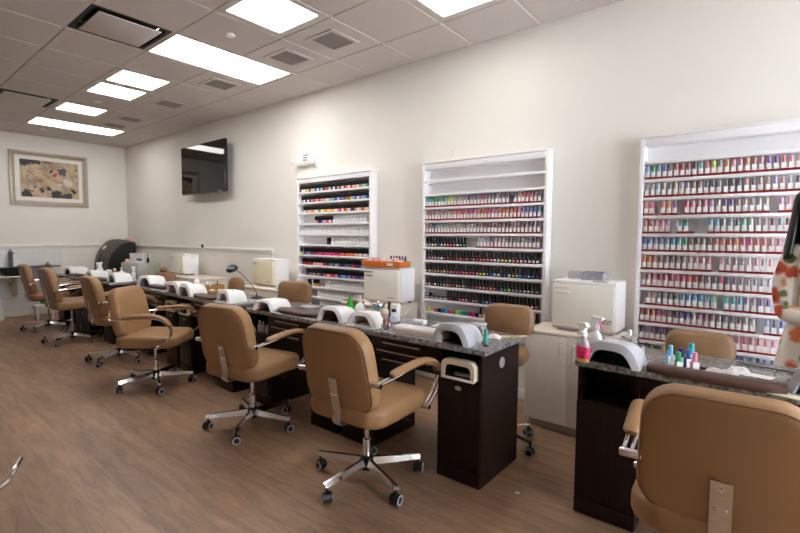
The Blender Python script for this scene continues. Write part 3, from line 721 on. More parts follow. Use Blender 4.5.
# ------------------------------------------------------------------ television, picture, emergency light, outlets
t = thing('television', 'black wall mounted television between picture and emergency light', 'television', (-6.575, -.15, 2.362), 0)
TI = Matrix.Rotation(R(-.4), 4, 'X')
MB().box(-.630, .630, -.0, .045, -.365, .365, .008, T=TI).build('casing', 'blackgloss', t)
MB().box(-.622, .622, -.003, .0, -.345, .352, T=TI).build('screen', 'screen', t)
b = MB(); b.box(-.11, .11, .045, .145, -.03, .03, .004).box(-.2, .2, .128, .15, -.15, .15, .004).box(-.03, .03, .04, .07, -.2, .2); b.build('wall_bracket', 'black', t)
MB().box(.45, .53, -.006, -.001, -.358, -.350, T=TI).build('badge', 'steel', t)

t = thing('framed_picture', 'framed ink painting with dark birds on beige ground, far wall', 'picture', (XB, -1.205, 2.325), 0)
def frame_ring(b, w0, h0, w1, h1, x0, x1, mi=0):
    A = [(-w0, -h0), (w0, -h0), (w0, h0), (-w0, h0)]; B = [(-w1, -h1), (w1, -h1), (w1, h1), (-w1, h1)]
    b.loft([[(0.001, y, z) for y, z in A], [(x0, y, z) for y, z in A], [(x1, y * .5 + y2 * .5, z * .5 + z2 * .5) for (y, z), (y2, z2) in zip(A, B)], [(x0 * .7, y, z) for y, z in B], [(.001, y, z) for y, z in B], [(0.001, y, z) for y, z in A]], mi, False, False, False)
b = MB(); frame_ring(b, .555, .452, .482, .382, .03, .045); b.build('frame', 'gold', t)
b = MB(); frame_ring(b, .482, .382, .470, .370, .022, .024); b.build('slip', 'silver', t)
MB().box(.002, .010, -.475, .475, -.375, .375).build('mount', 'mat', t)
ink = (.022, .022, .03); ink2 = (.05, .06, .10)
bl = [(0, -.36, .30, .13, ink), (0, -.22, .31, .10, ink), (0, -.05, .30, .07, (.16, .11, .08)), (0, -.33, -.28, .10, ink), (0, .08, -.26, .10, ink), (0, .22, -.30, .10, (.03, .03, .045)), (0, .33, -.17, .045, ink), (0, .17, .13, .07, ink2), (0, .085, .07, .035, (.45, .02, .02)), (0, .02, .15, .035, ink), (0, .36, .20, .03, ink), (0, -.30, .02, .03, ink), (0, -.21, -.14, .028, ink), (0, -.11, -.19, .032, ink), (0, -.03, -.17, .036, ink), (0, -.12, -.03, .04, (.10, .09, .10)), (0, -.03, .03, .028, ink2), (0, .23, -.04, .08, (.66, .57, .48)), (0, .12, -.08, .05, (.62, .54, .45)), (0, .02, .25, .05, (.30, .2, .13))]
M['art'] = blob_mat('ink_painting', (.55, .41, .27), bl, .55, distort=.17, dscale=13, base_noise=7)
b = MB(); b.box(.010, .0115, -.415, .415, -.312, .312)
rnd = random.Random(4)
for k in range(26):
    y, z, a = rnd.uniform(-.34, .20), rnd.uniform(-.05, .25), R(rnd.uniform(-62, -28)); L_ = rnd.uniform(.10, .26)
    prev = None
    for j in range(7):
        u = j / 6; yy = y + u * L_ * math.cos(a); zz = z + u * L_ * math.sin(a) + .03 * math.sin(3 * u + k); wd = .004 * (1 - u) + .0012
        cur = (yy, zz, wd)
        if prev and abs(yy) < .40 and abs(zz) < .30: b.add([(.0117, prev[0], prev[1] - prev[2]), (.0117, cur[0], cur[1] - wd), (.0117, cur[0], cur[1] + wd), (.0117, prev[0], prev[1] + prev[2])], [(0, 1, 2, 3)], 1 if k % 3 else 2, False)
        prev = cur
b.build('painting', ['art', 'rosein', 'dark'], t)

t = thing('emergency_light', 'white emergency light box with grille, high between television and farthest rack', 'emergency light', (-4.37, 0, 2.295), 0)
MB().box(-.14, .14, -.055, -.001, -.07, .06, .012).build('housing', 'whiteplastic', t)
b = MB()
for k in range(3): b.box(-.0, .10, -.058, -.054, -.03 + k * .028, -.018 + k * .028)
b.build('grille', 'ink', t)
for hx, rr in ((-.155, .028), (.150, .024)):
    h = MB().lathe([(.012, 0), (rr, .018), (rr, .05), (rr * .8, .056)], 14, T=Matrix.Translation((hx, -.06, -.02)) @ Matrix.Rotation(R(110), 4, 'X')); h.tube([(hx, -.03, -.02), (hx * .9, -.02, -.02)], .01, 8)
    h.build('lamp_head', 'whiteplastic', t)
MB().box(-.10, .02, -.05, -.012, -.082, -.068, .003).build('test_panel', 'paper', t)

t = thing('wall_outlet', 'white double outlet with dark plug in the chair rail under the television', 'outlet', (-6.80, -.0305, 1.20), 0)
MB().box(-.04, .04, -.008, 0, -.06, .06, .003).build('plate', 'whiteplastic', t)
MB().box(-.022, .022, -.03, -.008, -.012, .04, .004).build('plug', 'black', t)
t = thing('wall_outlet', 'white outlet with plug right of the yellowed towel warmer', 'outlet', (-4.50, -.0005, .90), 0)
MB().box(-.035, .035, -.006, 0, -.057, .057, .003).build('plate', 'whiteplastic', t)
MB().box(-.015, .015, -.03, -.006, -.03, .0, .004).build('plug', 'whiteplastic', t)

# ------------------------------------------------------------------ customer armchairs
def caster(b_name, parent, x, y, ang):
    T = Matrix.Translation((x, y, 0)) @ Matrix.Rotation(ang, 4, 'Z')
    c = MB(); c.lathe([(.008, .055), (.008, .095), (.012, .098)], 8, T=T)
    hood = [(-.030 * math.cos(R(a)) , .030 + .030 * math.sin(R(a))) for a in range(-10, 181, 19)] + [(.012, .022), (-.012, .022)]
    c.prism(hood, -.012, .012, 'x', 0, True, T=T)
    o = c.build('caster', 'black', parent)
    w = MB()
    for s in (-1, 1):
        TT = T @ Matrix.Translation((s * .019, .004, .0285)) @ Matrix.Rotation(PI / 2 * s, 4, 'Y')
        w.lathe([(.004, -.007), (.0275, -.007), (.0285, -.004), (.0285, .004), (.0265, .007)], 16, mi=0, T=TT)
        w.lathe([(.0268, .0065), (.0262, .0082), (.019, .0082), (.0185, .0065)], 16, mi=1, T=TT)
        w.lathe([(.0185, .0060), (.016, .0075), (.003, .0078)], 16, mi=0, T=TT)
    w.build('wheel', ['black', 'rimgrey'], o)

def armchair(label, loc, rz, base_rz=0., lift=0.):
    t = thing('salon_armchair', label, 'chair', (*loc, 0), rz, 'tan salon armchairs in front of the tables')
    # seat
    b = MB()
    def fs(a, bb, c): return (a * (1 - .06 * (bb + .25)), .02 + bb, .452 + c + .012 * (bb * 2) ** 2 * (1 if bb > 0 else .3) * (-1 if bb > .1 else 1))
    cushion(b, .52, .52, .11, .105, .036, fs, puff=.012); b.build('seat', 'tan', t, sharp=60)
    # backrest: curved in plan, leaning back
    tilt = R(11)
    def fb(a, bb, c):
        y = c + .32 * a * a; z = bb; a2 = a * (1 - .055 * (bb / .22))
        return (a2, -.232 + y * math.cos(tilt) - z * math.sin(tilt), .690 + z * math.cos(tilt) + y * math.sin(tilt))
    b = MB(); cushion(b, .460, .45, .115, .088, .030, fb, puff=.010); br = b.build('backrest', 'tan', t, sharp=60)
    pp = [fb(a, bb, -.0375) for a, bb in rrect(.460 - .018, .45 - .018, .107, 8)]; pp.append(pp[0]); pp.append(pp[1])
    MB().tube(pp, .0042, 6, caps=False).build('piping', 'tanseam', br)
    # back strap
    st = bez([fb(0, -.035, -.052), fb(0, -.15, -.053), fb(0, -.235, -.053), (0, -.248, .415), (0, -.228, .388), (0, -.18, .383), (0, -.05, .385)], 30)
    b = MB(); b.tube(st, .0285, 4, flat=(.13, 1.0), up=(0, -1, .3)); sp = b.build('back_strap', 'steel', t, sharp=30)
    for bx, bz in ((0, -.055), (-.012, -.125), (.012, -.125)):
        MB().lathe([(.0075, 0), (.0065, .003), (.002, .005)], 10, T=Matrix.Translation(fb(bx, bz, -.056)) @ Matrix.Rotation(PI / 2, 4, 'X')).build('bolt', 'chrome', sp)
    # arms
    for s in (-1, 1):
        path = [(s * .262, -.235, .648), (s * .268, -.10, .660), (s * .278, .10, .675), (s * .282, .225, .655), (s * .281, .295, .585), (s * .278, .275, .50), (s * .272, .185, .425)]
        cv = bez(path, 36)
        b = MB()
        for off in (-.013, .013): b.tube([p + Vector((off, 0, 0)) for p in cv], .0068, 8)
        a = b.build('arm', 'chrome', t)
        for jp, jr, jl in (((s * .248, -.235, .648), .015, .036), ((s * .266, .182, .425), .016, .032), ((s * .278, .275, .50), .009, .02)):
            MB().lathe([(jr * .86, -jl), (jr, -jl + .004), (jr, jl - .004), (jr * .86, jl)], 12, T=Matrix.Translation(jp) @ Matrix.Rotation(PI / 2, 4, 'Y')).build('arm_joint', 'chrome', a)
        cp = [(s * .268, -.125, .674), (s * .271, -.05, .684), (s * .279, .09, .695), (s * .283, .185, .687), (s * .283, .258, .655), (s * .282, .302, .600)]
        cp = bez(cp, 30); n = len(cp)
        rr = [1 - .45 * max(0, 1 - i / 2.5) ** 2 - .35 * max(0, (i - (n - 3)) / 2) ** 2 for i in range(n)]
        MB().tube(cp, [x * .030 for x in rr], 14, flat=(.55, 1.0), up=(0, -.6, 1)).build('arm_pad', 'tan', t, sharp=60)
    # gas lift and base
    MB().box(-.10, .10, -.10, .12, .372, .402, .006).build('seat_plate', 'black', t)
    b = MB(); b.lathe([(.0135, .20), (.0135, .375 + lift)], 14); b.lathe([(.0235, .11), (.0235, .235), (.016, .24)], 16); b.build('gas_lift', 'chrome', t)
    MB().lathe([(.025, .055), (.036, .062), (.038, .13), (.030, .138), (.026, .14)], 18).build('hub', 'black', t)
    MB().tube([(.04, .03, .375), (.16, .06, .378), (.24, .075, .372)], .006, 8).build('lift_lever', 'black', t)
    for k in range(5):
        a = base_rz + 2 * PI * k / 5
        T = Matrix.Rotation(a, 4, 'Z')
        b = MB(); b.loft([[(.03, y, z) for y, z in ((-.019, .086), (.019, .086), (.010, .127), (-.010, .127))], [(.31, y, z) for y, z in ((-.015, .083), (.015, .083), (.008, .107), (-.008, .107))], [(.318, y, z) for y, z in ((-.011, .085), (.011, .085), (.006, .104), (-.006, .104))]], 0, False, T=T)
        b.build('base_leg', 'chrome', t)
        caster('caster', t, .302 * math.cos(a), .302 * math.sin(a), a + .9 * (k % 3 - 1) + .4)
    for c in children(t):
        if c.name.split('.')[0] in ('seat', 'backrest', 'back_strap', 'arm', 'arm_pad', 'seat_plate', 'lift_lever'): c.location.z = lift
    return t
CH = [('nearest tan armchair, cropped by the lower right corner, tucked at the nearest table', (-.095, -1.715), R(3), R(20)),
 ('tan armchair in the centre foreground in front of the table with the grey dryer', (-1.717, -1.772), R(3), R(54)),
 ('tan armchair with a steel back strap behind the central one, at the second table', (-2.853, -1.762), R(11), R(18)),
 ('tan armchair turned to show its seat and both arms, third from the front', (-4.327, -1.81), R(-52), R(54)),
 ('tan armchair half hidden behind the turned one, its back to the camera', (-5.498, -1.70), R(-2), R(14)),
 ('tan armchair second farthest from the camera, near the left edge', (-6.90, -1.742), R(1), R(22)),
 ('farthest tan armchair, beside the sink', (-8.104, -1.704), R(-3), R(26))]
for (lb, p, rz, brz), lf in zip(CH, (0, 0, 0, -.01, .03, .05, .045)): armchair(lb, p, rz, brz - rz, lf)

# ------------------------------------------------------------------ technicians' chairs on the wall side
def tech_chair(label, loc, rz, round_=False, knob=False, top=.90, w=.35, hh=.25):
    t = thing('technician_chair', label, 'chair', (*loc, 0), rz, 'caramel technician chairs on the wall side')
    zc = top - hh / 2
    def fb(a, bb, c): return (a, .20 - (c - .55 * a * a) + .06 * bb, zc + bb)
    b = MB(); cushion(b, w, hh, min(w, hh) * .46 if round_ else .075, .07, .028, fb, puff=.012); b.build('backrest', 'techtan', t, sharp=60)
    b = MB()
    def fs(a, bb, c): return (a, -.02 + bb, .60 + c)
    cushion(b, .37, .37, .14, .08, .03, fs, puff=.01); b.build('seat', 'techtan', t, sharp=60)
    MB().tube(bez([(0, .05, .55), (0, .18, .55), (0, .255, .59), (0, .248, zc - .05), (0, .240, zc + .02)], 20), .018, 6, flat=(.4, 1)).build('back_bar', 'black', t)
    MB().lathe([(.022, .10), (.022, .25), (.014, .26), (.014, .56)], 14).build('gas_lift', 'chrome', t)
    MB().lathe([(.03, .06), (.035, .065), (.035, .12), (.024, .13)], 14).build('hub', 'black', t)
    if knob: MB().lathe([(.02, 0), (.045, .02), (.05, .045), (.035, .075), (.008, .088)], 14, c=(0, .205, top - .01)).build('headrest', 'techtan', t)
    for k in range(5):
        a = 2 * PI * k / 5 + .9
        b = MB(); b.tube([(.03 * math.cos(a), .03 * math.sin(a), .105), (.25 * math.cos(a), .25 * math.sin(a), .085)], .012, 8); b.build('base_leg', 'chrome', t)
        caster('caster', t, .25 * math.cos(a), .25 * math.sin(a), a + .5 * k)
tech_chair('caramel technician chair behind the nearest table, in front of the nearest rack', (-.262, -.80), R(6), top=.850, w=.335)
tech_chair('caramel technician chair behind the table with the grey dryer, before the middle rack', (-1.36, -.88), R(10), top=.905, w=.345, hh=.22)
tech_chair('caramel technician chair behind the second table, before the farthest rack', (-3.67, -.89), R(20), top=.915, w=.38)
tech_chair('small round backed caramel chair behind the black desk lamp', (-4.72, -.86), R(30), True, top=.90, w=.19, hh=.22)
tech_chair('caramel technician chair with a knob on top, behind the third armchair\'s table', (-6.57, -.80), R(50), True, True, top=.855, w=.34, hh=.24)

# ------------------------------------------------------------------ nail dryers and pads on the tables
def dryer(label, x, y, rz=0., w=.25, h=.125, d=.20, body='whiteplastic', inner='beigein', thin=.72, logo=None, base=True, z=TZ, openw=.76, openh=.70):
    t = thing('nail_dryer', label, 'nail dryer', (x, y, z), rz, 'nail dryers on the tables')
    def arc(s, hh):
        half = bez([(-1, 0, 0), (-.955, .20, 0), (-.82, .56, 0), (-.62, .86, 0), (-.36, .985, 0), (0, 1, 0)], 15)
        pts = [(q.x, q.y) for q in half]; pts += [(-x, z) for x, z in pts[-2::-1]]
        return [(x * s * w / 2, z * hh) for x, z in pts]
    O, I = arc(1, h), arc(openw, h * openh)
    f = -d / 2
    def rg(A, y_, sx=1, sz=1): return [(a * sx, y_, zz * sz) for a, zz in A]
    b = MB(); N = len(O)
    b.loft([rg(I, f + .03, .97, .96), rg(I, f + .004), rg(I, f, 1.04, 1.03), rg(O, f + .008, .955, .95), rg(O, f + .012), rg(O, f + .05), rg(O, d / 2 - .05, .97, .93), rg(O, d / 2 - .012, .93, .84), rg(O, d / 2, .84, .70)], 0, True, False, True, closed=False)
    b.build('housing', body, t, sharp=45)
    b = MB(); b.loft([rg(I, f + .03, .97, .96), rg(I, d / 2 - .03, .9, .85)], 0, True, False, True, closed=False); b.build('lining', inner, t)
    if base:
        pb = MB(); pb.box(-w / 2 + .004, w / 2 - .004, f - .012, d / 2 - .01, .0, .012, .004); pb.build('base_plate', body, t)
    else: MB().box(-w * .3, w * .3, f + .03, d / 2 - .03, 0, .004).build('base_plate', 'black', t)
    if logo: MB().lathe([(.011, 0), (.010, .003), (.002, .0035)], 14, c=(w * .22, -.02, h * .93)).build('button', logo, t)
    return t
dryer('pale grey dryer with black opening on the nearest table, beside the spray bottles', -.553, -1.290, R(-4), .265, .108, .19, 'greyplastic', 'black', base=False, openw=.74, openh=.66)
dryer('pale grey dryer cut by the right edge of the photo', .205, -1.255, R(-8), .26, .118, .19, 'greyplastic', 'black', base=False)
dryer('pale grey dryer with black opening at the corner of the central table', -1.355, -1.405, R(-2), .25, .112, .19, 'greyplastic', 'black', base=False, openw=.74, openh=.66)
dryer('white dryer with beige opening beside the shaving brush', -2.065, -1.385, R(4), .25, .100, .18, 'whiteplastic', 'beigein', openw=.70, openh=.74)
dryer('white dryer with rosy brown opening, left of the beige one', -2.375, -1.375, R(4), .25, .102, .19, 'whiteplastic', 'rosein', base=False, openw=.74, openh=.78)
dryer('white dryer at the left end of the second table, right of the black lamp', -3.135, -1.385, R(14), .22, .088, .25, 'whiteplastic', 'pink', base=False, openw=.74, openh=.76)
dryer('white dryer with teal button below the black desk lamp', -3.76, -1.375, R(-2), .24, .115, .19, 'whiteplastic', 'beigein', logo='teal')
dryer('white dryer with teal button, right of a touching pair', -4.50, -1.365, R(2), .25, .12, .20, 'whiteplastic', 'beigein', logo='teal', base=False)
dryer('white dryer with rosy opening, left of a touching pair', -4.80, -1.345, R(6), .24, .12, .20, 'whiteplastic', 'pink', base=False)
dryer('white tunnel dryer at the left end of the third armchair\'s table', -5.70, -1.255, R(18), .24, .125, .24, 'whiteplastic', 'greyplastic', base=False, openw=.78, openh=.8)
dryer('white dryer at the right end of the table beyond the aisle', -6.50, -1.32, R(6), .24, .12, .22, 'whiteplastic', 'beigein', base=False)
dryer('white dryer at the left end of the table beyond the aisle', -7.30, -1.32, R(0), .25, .11, .22, 'whiteplastic', 'rosein', base=False)
dryer('white dryer farthest from the camera, near the sink', -8.27, -1.30, R(10), .26, .12, .26, 'whiteplastic', 'black', base=False)
def pad(label, x, y, rz, L=.47, W=.10, h=.035, m='brownpad'):
    b = MB(); n = 22; rings = []
    for i in range(n + 1):
        u = -1 + 2 * i / n; s = max(.25, (1 - abs(u) ** 5)) ** .5; bow = -.012 * (1 - u * u)
        ww = W / 2 * s; hh = h * (.72 + .28 * s)
        sec = [(-ww, .006), (-ww * .98, hh * .6), (-ww * .75, hh * .93), (0, hh), (ww * .75, hh * .93), (ww * .98, hh * .6), (ww, .006), (ww * .92, 0), (-ww * .92, 0)]
        rings.append([(u * L / 2, bow + a, z) for a, z in sec])
    b.loft(rings); tag(b.build('arm_rest', m, loc=(x, y, TZ), rot=rz, sharp=50), label, 'arm rest', 'brown leather arm rests')
pad('brown leather arm rest on the nearest table, behind the nearest armchair', -.165, -1.335, R(-1), .48)
pad('brown leather arm rest on the second table, before its technician chair', -2.775, -1.40, R(0), .46, .13)
pad('brown leather arm rest on the table with the black desk lamp', -4.13, -1.40, R(-2), .46, .13)
pad('brown leather arm rest on the table with two cream dryers below', -5.38, -1.31, R(-2), .42, .12)
pad('brown leather arm rest on the table beyond the aisle', -6.85, -1.40, 0, .42, .12)
pad('brown leather arm rest on the farthest table', -7.85, -1.40, 0, .42, .12)
t = thing('towel_cushion', 'long hand cushion wrapped in a white towel left of the central grey dryer', 'arm rest', (-1.605, -1.425, TZ), R(1))
b = MB()
def fc(a, bb, c): return (a, bb, .026 + c)
cushion(b, .37, .12, .03, .05, .018, fc, puff=.004); b.build('cushion', 'towel', t)
b = MB(); b.box(-.188, .188, -.062, .064, -.0, .0035, .001); b.build('towel_edge', 'tissue', t)

# ------------------------------------------------------------------ things on the tables
def lathe_thing(name, label, cat, x, y, parts, z=TZ, rz=0., group=None):
    """parts: [(part name, material, profile)]; first becomes the thing's own parts under an Empty"""
    t = thing(name, label, cat, (x, y, z), rz, group)
    for pn_, m, pf in parts: MB().lathe(pf, 16).build(pn_, m, t, sharp=50)
    return t
# pastel bottles beside the pad
for x, y, c, cc, h, lb in [(-.338, -1.20, 'sk', 'sk', 1.28, 'sky blue polish bottle, leftmost on the nearest table'), (-.318, -1.265, 'wh', 'wh', .9, 'short white polish bottle between the sky blue and green ones'), (-.300, -1.165, 'nv', 'nv', 1.1, 'navy polish bottle behind the green one'), (-.296, -1.262, 'gn', 'gn', 1.12, 'green polish bottle in front of the navy one'),
  (-.268, -1.185, 'nv', 'bl', 1.15, 'dark blue polish bottle with blue cap, between navy and teal capped ones'), (-.262, -1.145, 'wh', 'tl', 1.42, 'tall white polish bottle with teal cap'), (-.238, -1.238, 'pk', 'pk', 1.15, 'pink polish bottle, rightmost of the group')]:
    o = PR['duo'].copy(); COL.objects.link(o); o.location = (x, y, TZ); o.rotation_euler = (0, 0, .6); o.scale = (h * 1.0, h * 1.0, h * .88); o.color = (*CN[c][1], 1); tag(o, lb, 'nail polish', 'polish bottles on the nearest table')
    for k in KIDS['duo']: d = k.copy(); COL.objects.link(d); d.parent = o; d.color = (*CN[cc][1], 1)
# spray bottles
def spray(label, x, y, rz, body, lab_, trig, h=.15, lm='whiteplastic'):
    t = thing('spray_bottle', label, 'spray bottle', (x, y, TZ), rz, 'spray bottles on the tables')
    MB().lathe([(.030, 0), (.034, .004), (.034, h * .62), (.026, h * .82), (.013, h * .92), (.013, h)], 18, sx=1, sy=.75).build('bottle', 'frost' if lab_ else body, t, sharp=50)
    if lab_: MB().lathe([(.0304, .001), (.0344, .005), (.0344, h * .15)], 18, sx=1, sy=.755).build('liquid', body, t)
    if lab_: MB().lathe([(.0345, h * .16), (.0348, h * .165), (.0348, h * .60), (.0345, h * .605)], 18, sx=1, sy=.76).build('label', lab_, t)
    MB().lathe([(.016, h), (.017, h + .003), (.017, h + .02), (.012, h + .024)], 14).build('collar', lm, t)
    b = MB(); b.prism([(-.012, h + .036), (-.038, h + .050), (-.040, h + .060), (.018, h + .064), (.030, h + .048), (.012, h + .034), (.007, h + .020), (-.007, h + .020)], -.010, .010, 'y'); b.build('spray_head', lm, t)
    MB().tube(bez([(-.018, 0, h + .045), (-.026, 0, h + .02), (-.036, 0, h - .005)], 10), .005, 6).build('trigger', trig, t)
    return t
spray('clear spray bottle with magenta label at the corner of the nearest table', -.675, -1.375, R(-30), 'amber', 'pinklabel', 'whiteplastic', .125)
spray('white spray bottle with pink trigger behind the magenta labelled one', -.668, -1.20, R(160), 'whiteplastic', None, 'hotpink', .132)
spray('white spray bottle on the table with the wooden caddy', -5.02, -1.06, R(30), 'whiteplastic', None, 'whiteplastic', .12)
spray('left white spray bottle of the far pair near the black machine', -8.0, -1.05, R(20), 'whiteplastic', None, 'whiteplastic', .12)
spray('right white spray bottle of the far pair near the black machine', -7.86, -1.12, R(60), 'whiteplastic', None, 'whiteplastic', .12)
spray('white spray bottle right of the amber bottle on the far table', -6.86, -1.02, R(-60), 'whiteplastic', None, 'whiteplastic', .10)
# behind the grey dryer on the nearest table
t = thing('powder_brush', 'beige brush lying behind the nearest grey dryer', 'brush', (-.665, -1.00, TZ + .025), R(20))
MB().lathe([(.008, 0), (.020, .02), (.024, .05), (.016, .075), (.004, .08)], 12, T=Matrix.Rotation(-PI / 2, 4, 'Y')).build('bristles', 'brushhair', t)
MB().lathe([(.009, 0), (.007, -.05), (.010, -.10), (.004, -.105)], 10, T=Matrix.Rotation(-PI / 2, 4, 'Y')).build('handle', 'honey', t)
MB().box(-.02, .1, -.02, .02, -.025, -.010, .002).build('stand', 'steel', t)
lathe_thing('glass_jar', 'clear glass jar with round chrome lid behind the nearest grey dryer', 'jar', -.56, -.97, [('jar', 'glass', [(.04, 0), (.045, .004), (.045, .06), (.04, .065)]), ('lid', 'chrome', [(.042, .066), (.046, .068), (.046, .075), (.02, .082), (.008, .084), (.012, .098), (.006, .108)])])
t = thing('supply_tray', 'clear supply tray crowded with files behind the nearest grey dryer', 'tray', (-.575, -1.09, TZ), R(-8))
b = MB(); b.box(-.10, .10, -.045, .045, 0, .004).box(-.10, .10, -.045, -.042, .004, .05).box(-.10, .10, .042, .045, .004, .05).box(-.10, -.097, -.042, .042, .004, .05).box(.097, .10, -.042, .042, .004, .05); b.build('tray', 'frost', t)
for k in range(5):
    b = MB().box(-.010, .010, -.002, .002, 0, .085, .001, T=Matrix.Rotation(.35 * (k % 3 - 1), 4, 'Y'))
    tag(b.build('nail_file', ('steel', 'greycap', 'steel')[k % 3], loc=(-.635 + k * .030, -1.085 + .012 * (k % 3 - 1), TZ + .006)), '%s nail file standing in the clear tray, %s from the left' % (('steel', 'grey', 'steel')[k % 3], nth(k)), 'nail file', 'files in the clear tray')
# phone, tissues, notes, cable
t = thing('smartphone', 'black phone lying right of the pink polish bottle', 'phone', (-.205, -1.17, TZ), R(-8)); MB().box(-.075, .075, -.036, .036, 0, .008, .003).build('case', 'black', t); MB().box(-.07, .07, -.032, .032, .008, .0085).build('screen', 'screen', t)
def crumple(name, label, x, y, w, d, h, m, seed, rz=0, cat='tissue', z=TZ):
    rnd = random.Random(seed); n = 12; vs = []; fs = []
    for i in range(n + 1):
        for j in range(n + 1):
            a, c = i / n - .5, j / n - .5
            e = max(0, 1 - (2 * abs(a)) ** 4) * max(0, 1 - (2 * abs(c)) ** 4)
            vs.append((a * w + rnd.uniform(-.004, .004), c * d + rnd.uniform(-.004, .004), .0015 + h * e * (.45 + .55 * rnd.random())))
    for i in range(n):
        for j in range(n): q = i * (n + 1) + j; fs.append((q, q + 1, q + n + 2, q + n + 1))
    b = MB(); b.add(vs, fs, 0, True); o = b.build(name, m, loc=(x, y, z), rot=rz, fix=False, sharp=80)
    so = o.modifiers.new('thick', 'SOLIDIFY'); so.thickness = .001; so.offset = 1
    return tag(o, label, cat)
crumple('tissue', 'crumpled beige white wipe on the nearest table, left of the folded towel', -.145, -1.185, .13, .06, .022, 'towel', 3, .1)
crumple('tissue', 'folded white paper towel with raised corner on the nearest table', -.085, -1.125, .09, .06, .030, 'tissue', 5, .5)
crumple('tissue', 'thin white sheet lying right of the folded paper towel', -.02, -1.13, .11, .06, .004, 'tissue', 8, -.1)
tag(MB().box(-.07, .07, -.03, .03, 0, .003, .001).build('price_card', 'paper', loc=(.085, -1.372, TZ), rot=R(-14)), 'small yellowish printed card at the front edge of the nearest table', 'card')
tag(MB().tube(bez([(.20, -1.02, TZ + .003), (.13, -.97, TZ + .003), (.05, -.955, TZ + .003), (-.05, -.935, TZ + .003), (-.10, -.90, TZ + .003)], 24), .0028, 6).build('power_cable', 'black'), 'thin black cable along the back of the nearest table', 'cable')

# central table
t = thing('brush_jar', 'glass jar holding the pale powder brush on the central table', 'jar', (-1.858, -1.455, TZ)); MB().lathe([(.024, 0), (.026, .003), (.026, .045), (.024, .045), (.022, .008), (.002, .006)], 16).build('jar', 'glass', t)
t = thing('powder_brush', 'pale round powder brush standing in the glass jar', 'brush', (-1.868, -1.45, TZ + .008))
MB().lathe([(.006, 0), (.012, .01), (.011, .03), (.013, .055), (.010, .066)], 12).build('handle', 'honey', t)
MB().lathe([(.010, .066), (.016, .075), (.027, .10), (.027, .118), (.016, .134), (.004, .138)], 14).build('bristles', 'brushhair', t)
for k, (dx, dy, m, nm) in enumerate(((.012, .006, 'hotpink', 'magenta handled'), (.006, -.01, 'steel', 'steel'), (-.006, .012, 'blue', 'blue handled'))):
    b = MB().tube([(0, 0, 0), (.02 * (k - .5), .006, .11)], [.003, .0045], 8)
    tag(b.build('nail_tool', m, loc=(-1.853 + dx, -1.455 + dy, TZ + .009)), '%s tool standing in the brush jar' % nm, 'tool', 'tools in the brush jar')
t = thing('electric_file', 'upright white electric file machine with small dark display behind the towel cushion', 'machine', (-2.02, -1.16, TZ), R(20))
MB().box(-.030, .030, -.030, .030, 0, .125, .008).build('housing', 'whiteplastic', t); MB().box(-.018, .016, -.0315, -.029, .070, .092, .001).build('display', 'screen', t)
MB().tube([(-.041, -.01, .03), (-.041, -.012, .14)], [.008, .011], 10).build('handpiece', 'black', t)
MB().box(-.036, -.028, -.02, .02, .02, .05, .001).build('holder', 'greycap', t)
MB().lathe([(.012, -.001), (.011, .008), (.003, .009)], 12, T=Matrix.Translation((.0, -.0295, .035)) @ Matrix.Rotation(PI / 2, 4, 'X')).build('dial', 'greycap', t)
t = thing('power_adapter', 'white adapter block with coiled lead right of the electric file machine', 'adapter', (-1.83, -1.13, TZ), R(8)); MB().box(-.045, .045, -.03, .03, 0, .030, .005).build('block', 'whiteplastic', t)
MB().tube(bez([(.0, .028, .018), (-.02, .06, .08), (-.09, .07, .12), (-.16, .06, .02)], 24), .003, 6).build('lead', 'greycap', t)
t = thing('pump_bottle', 'white pump bottle beside the green cone bottle', 'bottle', (-2.43, -1.09, TZ)); MB().lathe([(.036, 0), (.042, .006), (.042, .045), (.030, .070), (.016, .082)], 18).build('bottle', 'whiteplastic', t); b = MB().lathe([(.015, .082), (.015, .098), (.006, .10), (.006, .128), (.010, .13), (.008, .145)], 12); b.tube([(0, 0, .136), (-.03, -.015, .132)], .005, 8); b.build('pump', 'whiteplastic', t)
t = thing('cone_bottle', 'bright green cone shaped bottle between two white bottles', 'bottle', (-2.535, -1.09, TZ)); MB().lathe([(.040, 0), (.044, .006), (.040, .03), (.028, .06), (.020, .068)], 18).build('bottle', 'green', t); MB().lathe([(.022, .068), (.017, .085), (.006, .13), (.003, .134)], 14).build('nozzle', 'green', t)
lathe_thing('lotion_jar', 'small clear jar left of the green cone bottle', 'jar', -2.62, -1.07, [('jar', 'frost', [(.028, 0), (.03, .004), (.03, .05), (.026, .055)]), ('lid', 'whiteplastic', [(.027, .056), (.029, .058), (.029, .075), (.026, .078)])])
lathe_thing('cotton_jar', 'clear glass cotton jar right of the white pump bottle', 'jar', -2.30, -1.03, [('jar', 'glass', [(.05, 0), (.055, .005), (.055, .07), (.05, .076)]), ('cotton', 'tissue', [(.044, .004), (.046, .01), (.044, .05), (.02, .06)]), ('lid', 'chrome', [(.051, .077), (.055, .079), (.053, .087), (.012, .093), (.012, .105), (.008, .111)])])
t = thing('wooden_tray', 'honey coloured wooden tray behind the white pump bottle', 'tray', (-2.52, -.985 - .04, TZ), R(10))
b = MB(); b.box(-.13, .05, -.02, .02, 0, .006).box(-.13, .05, -.022, -.016, .006, .085).box(-.13, .05, .016, .022, .006, .085).box(-.13, -.124, -.016, .016, .006, .085).box(.044, .05, -.016, .016, .006, .085); b.build('tray', 'honey', t)
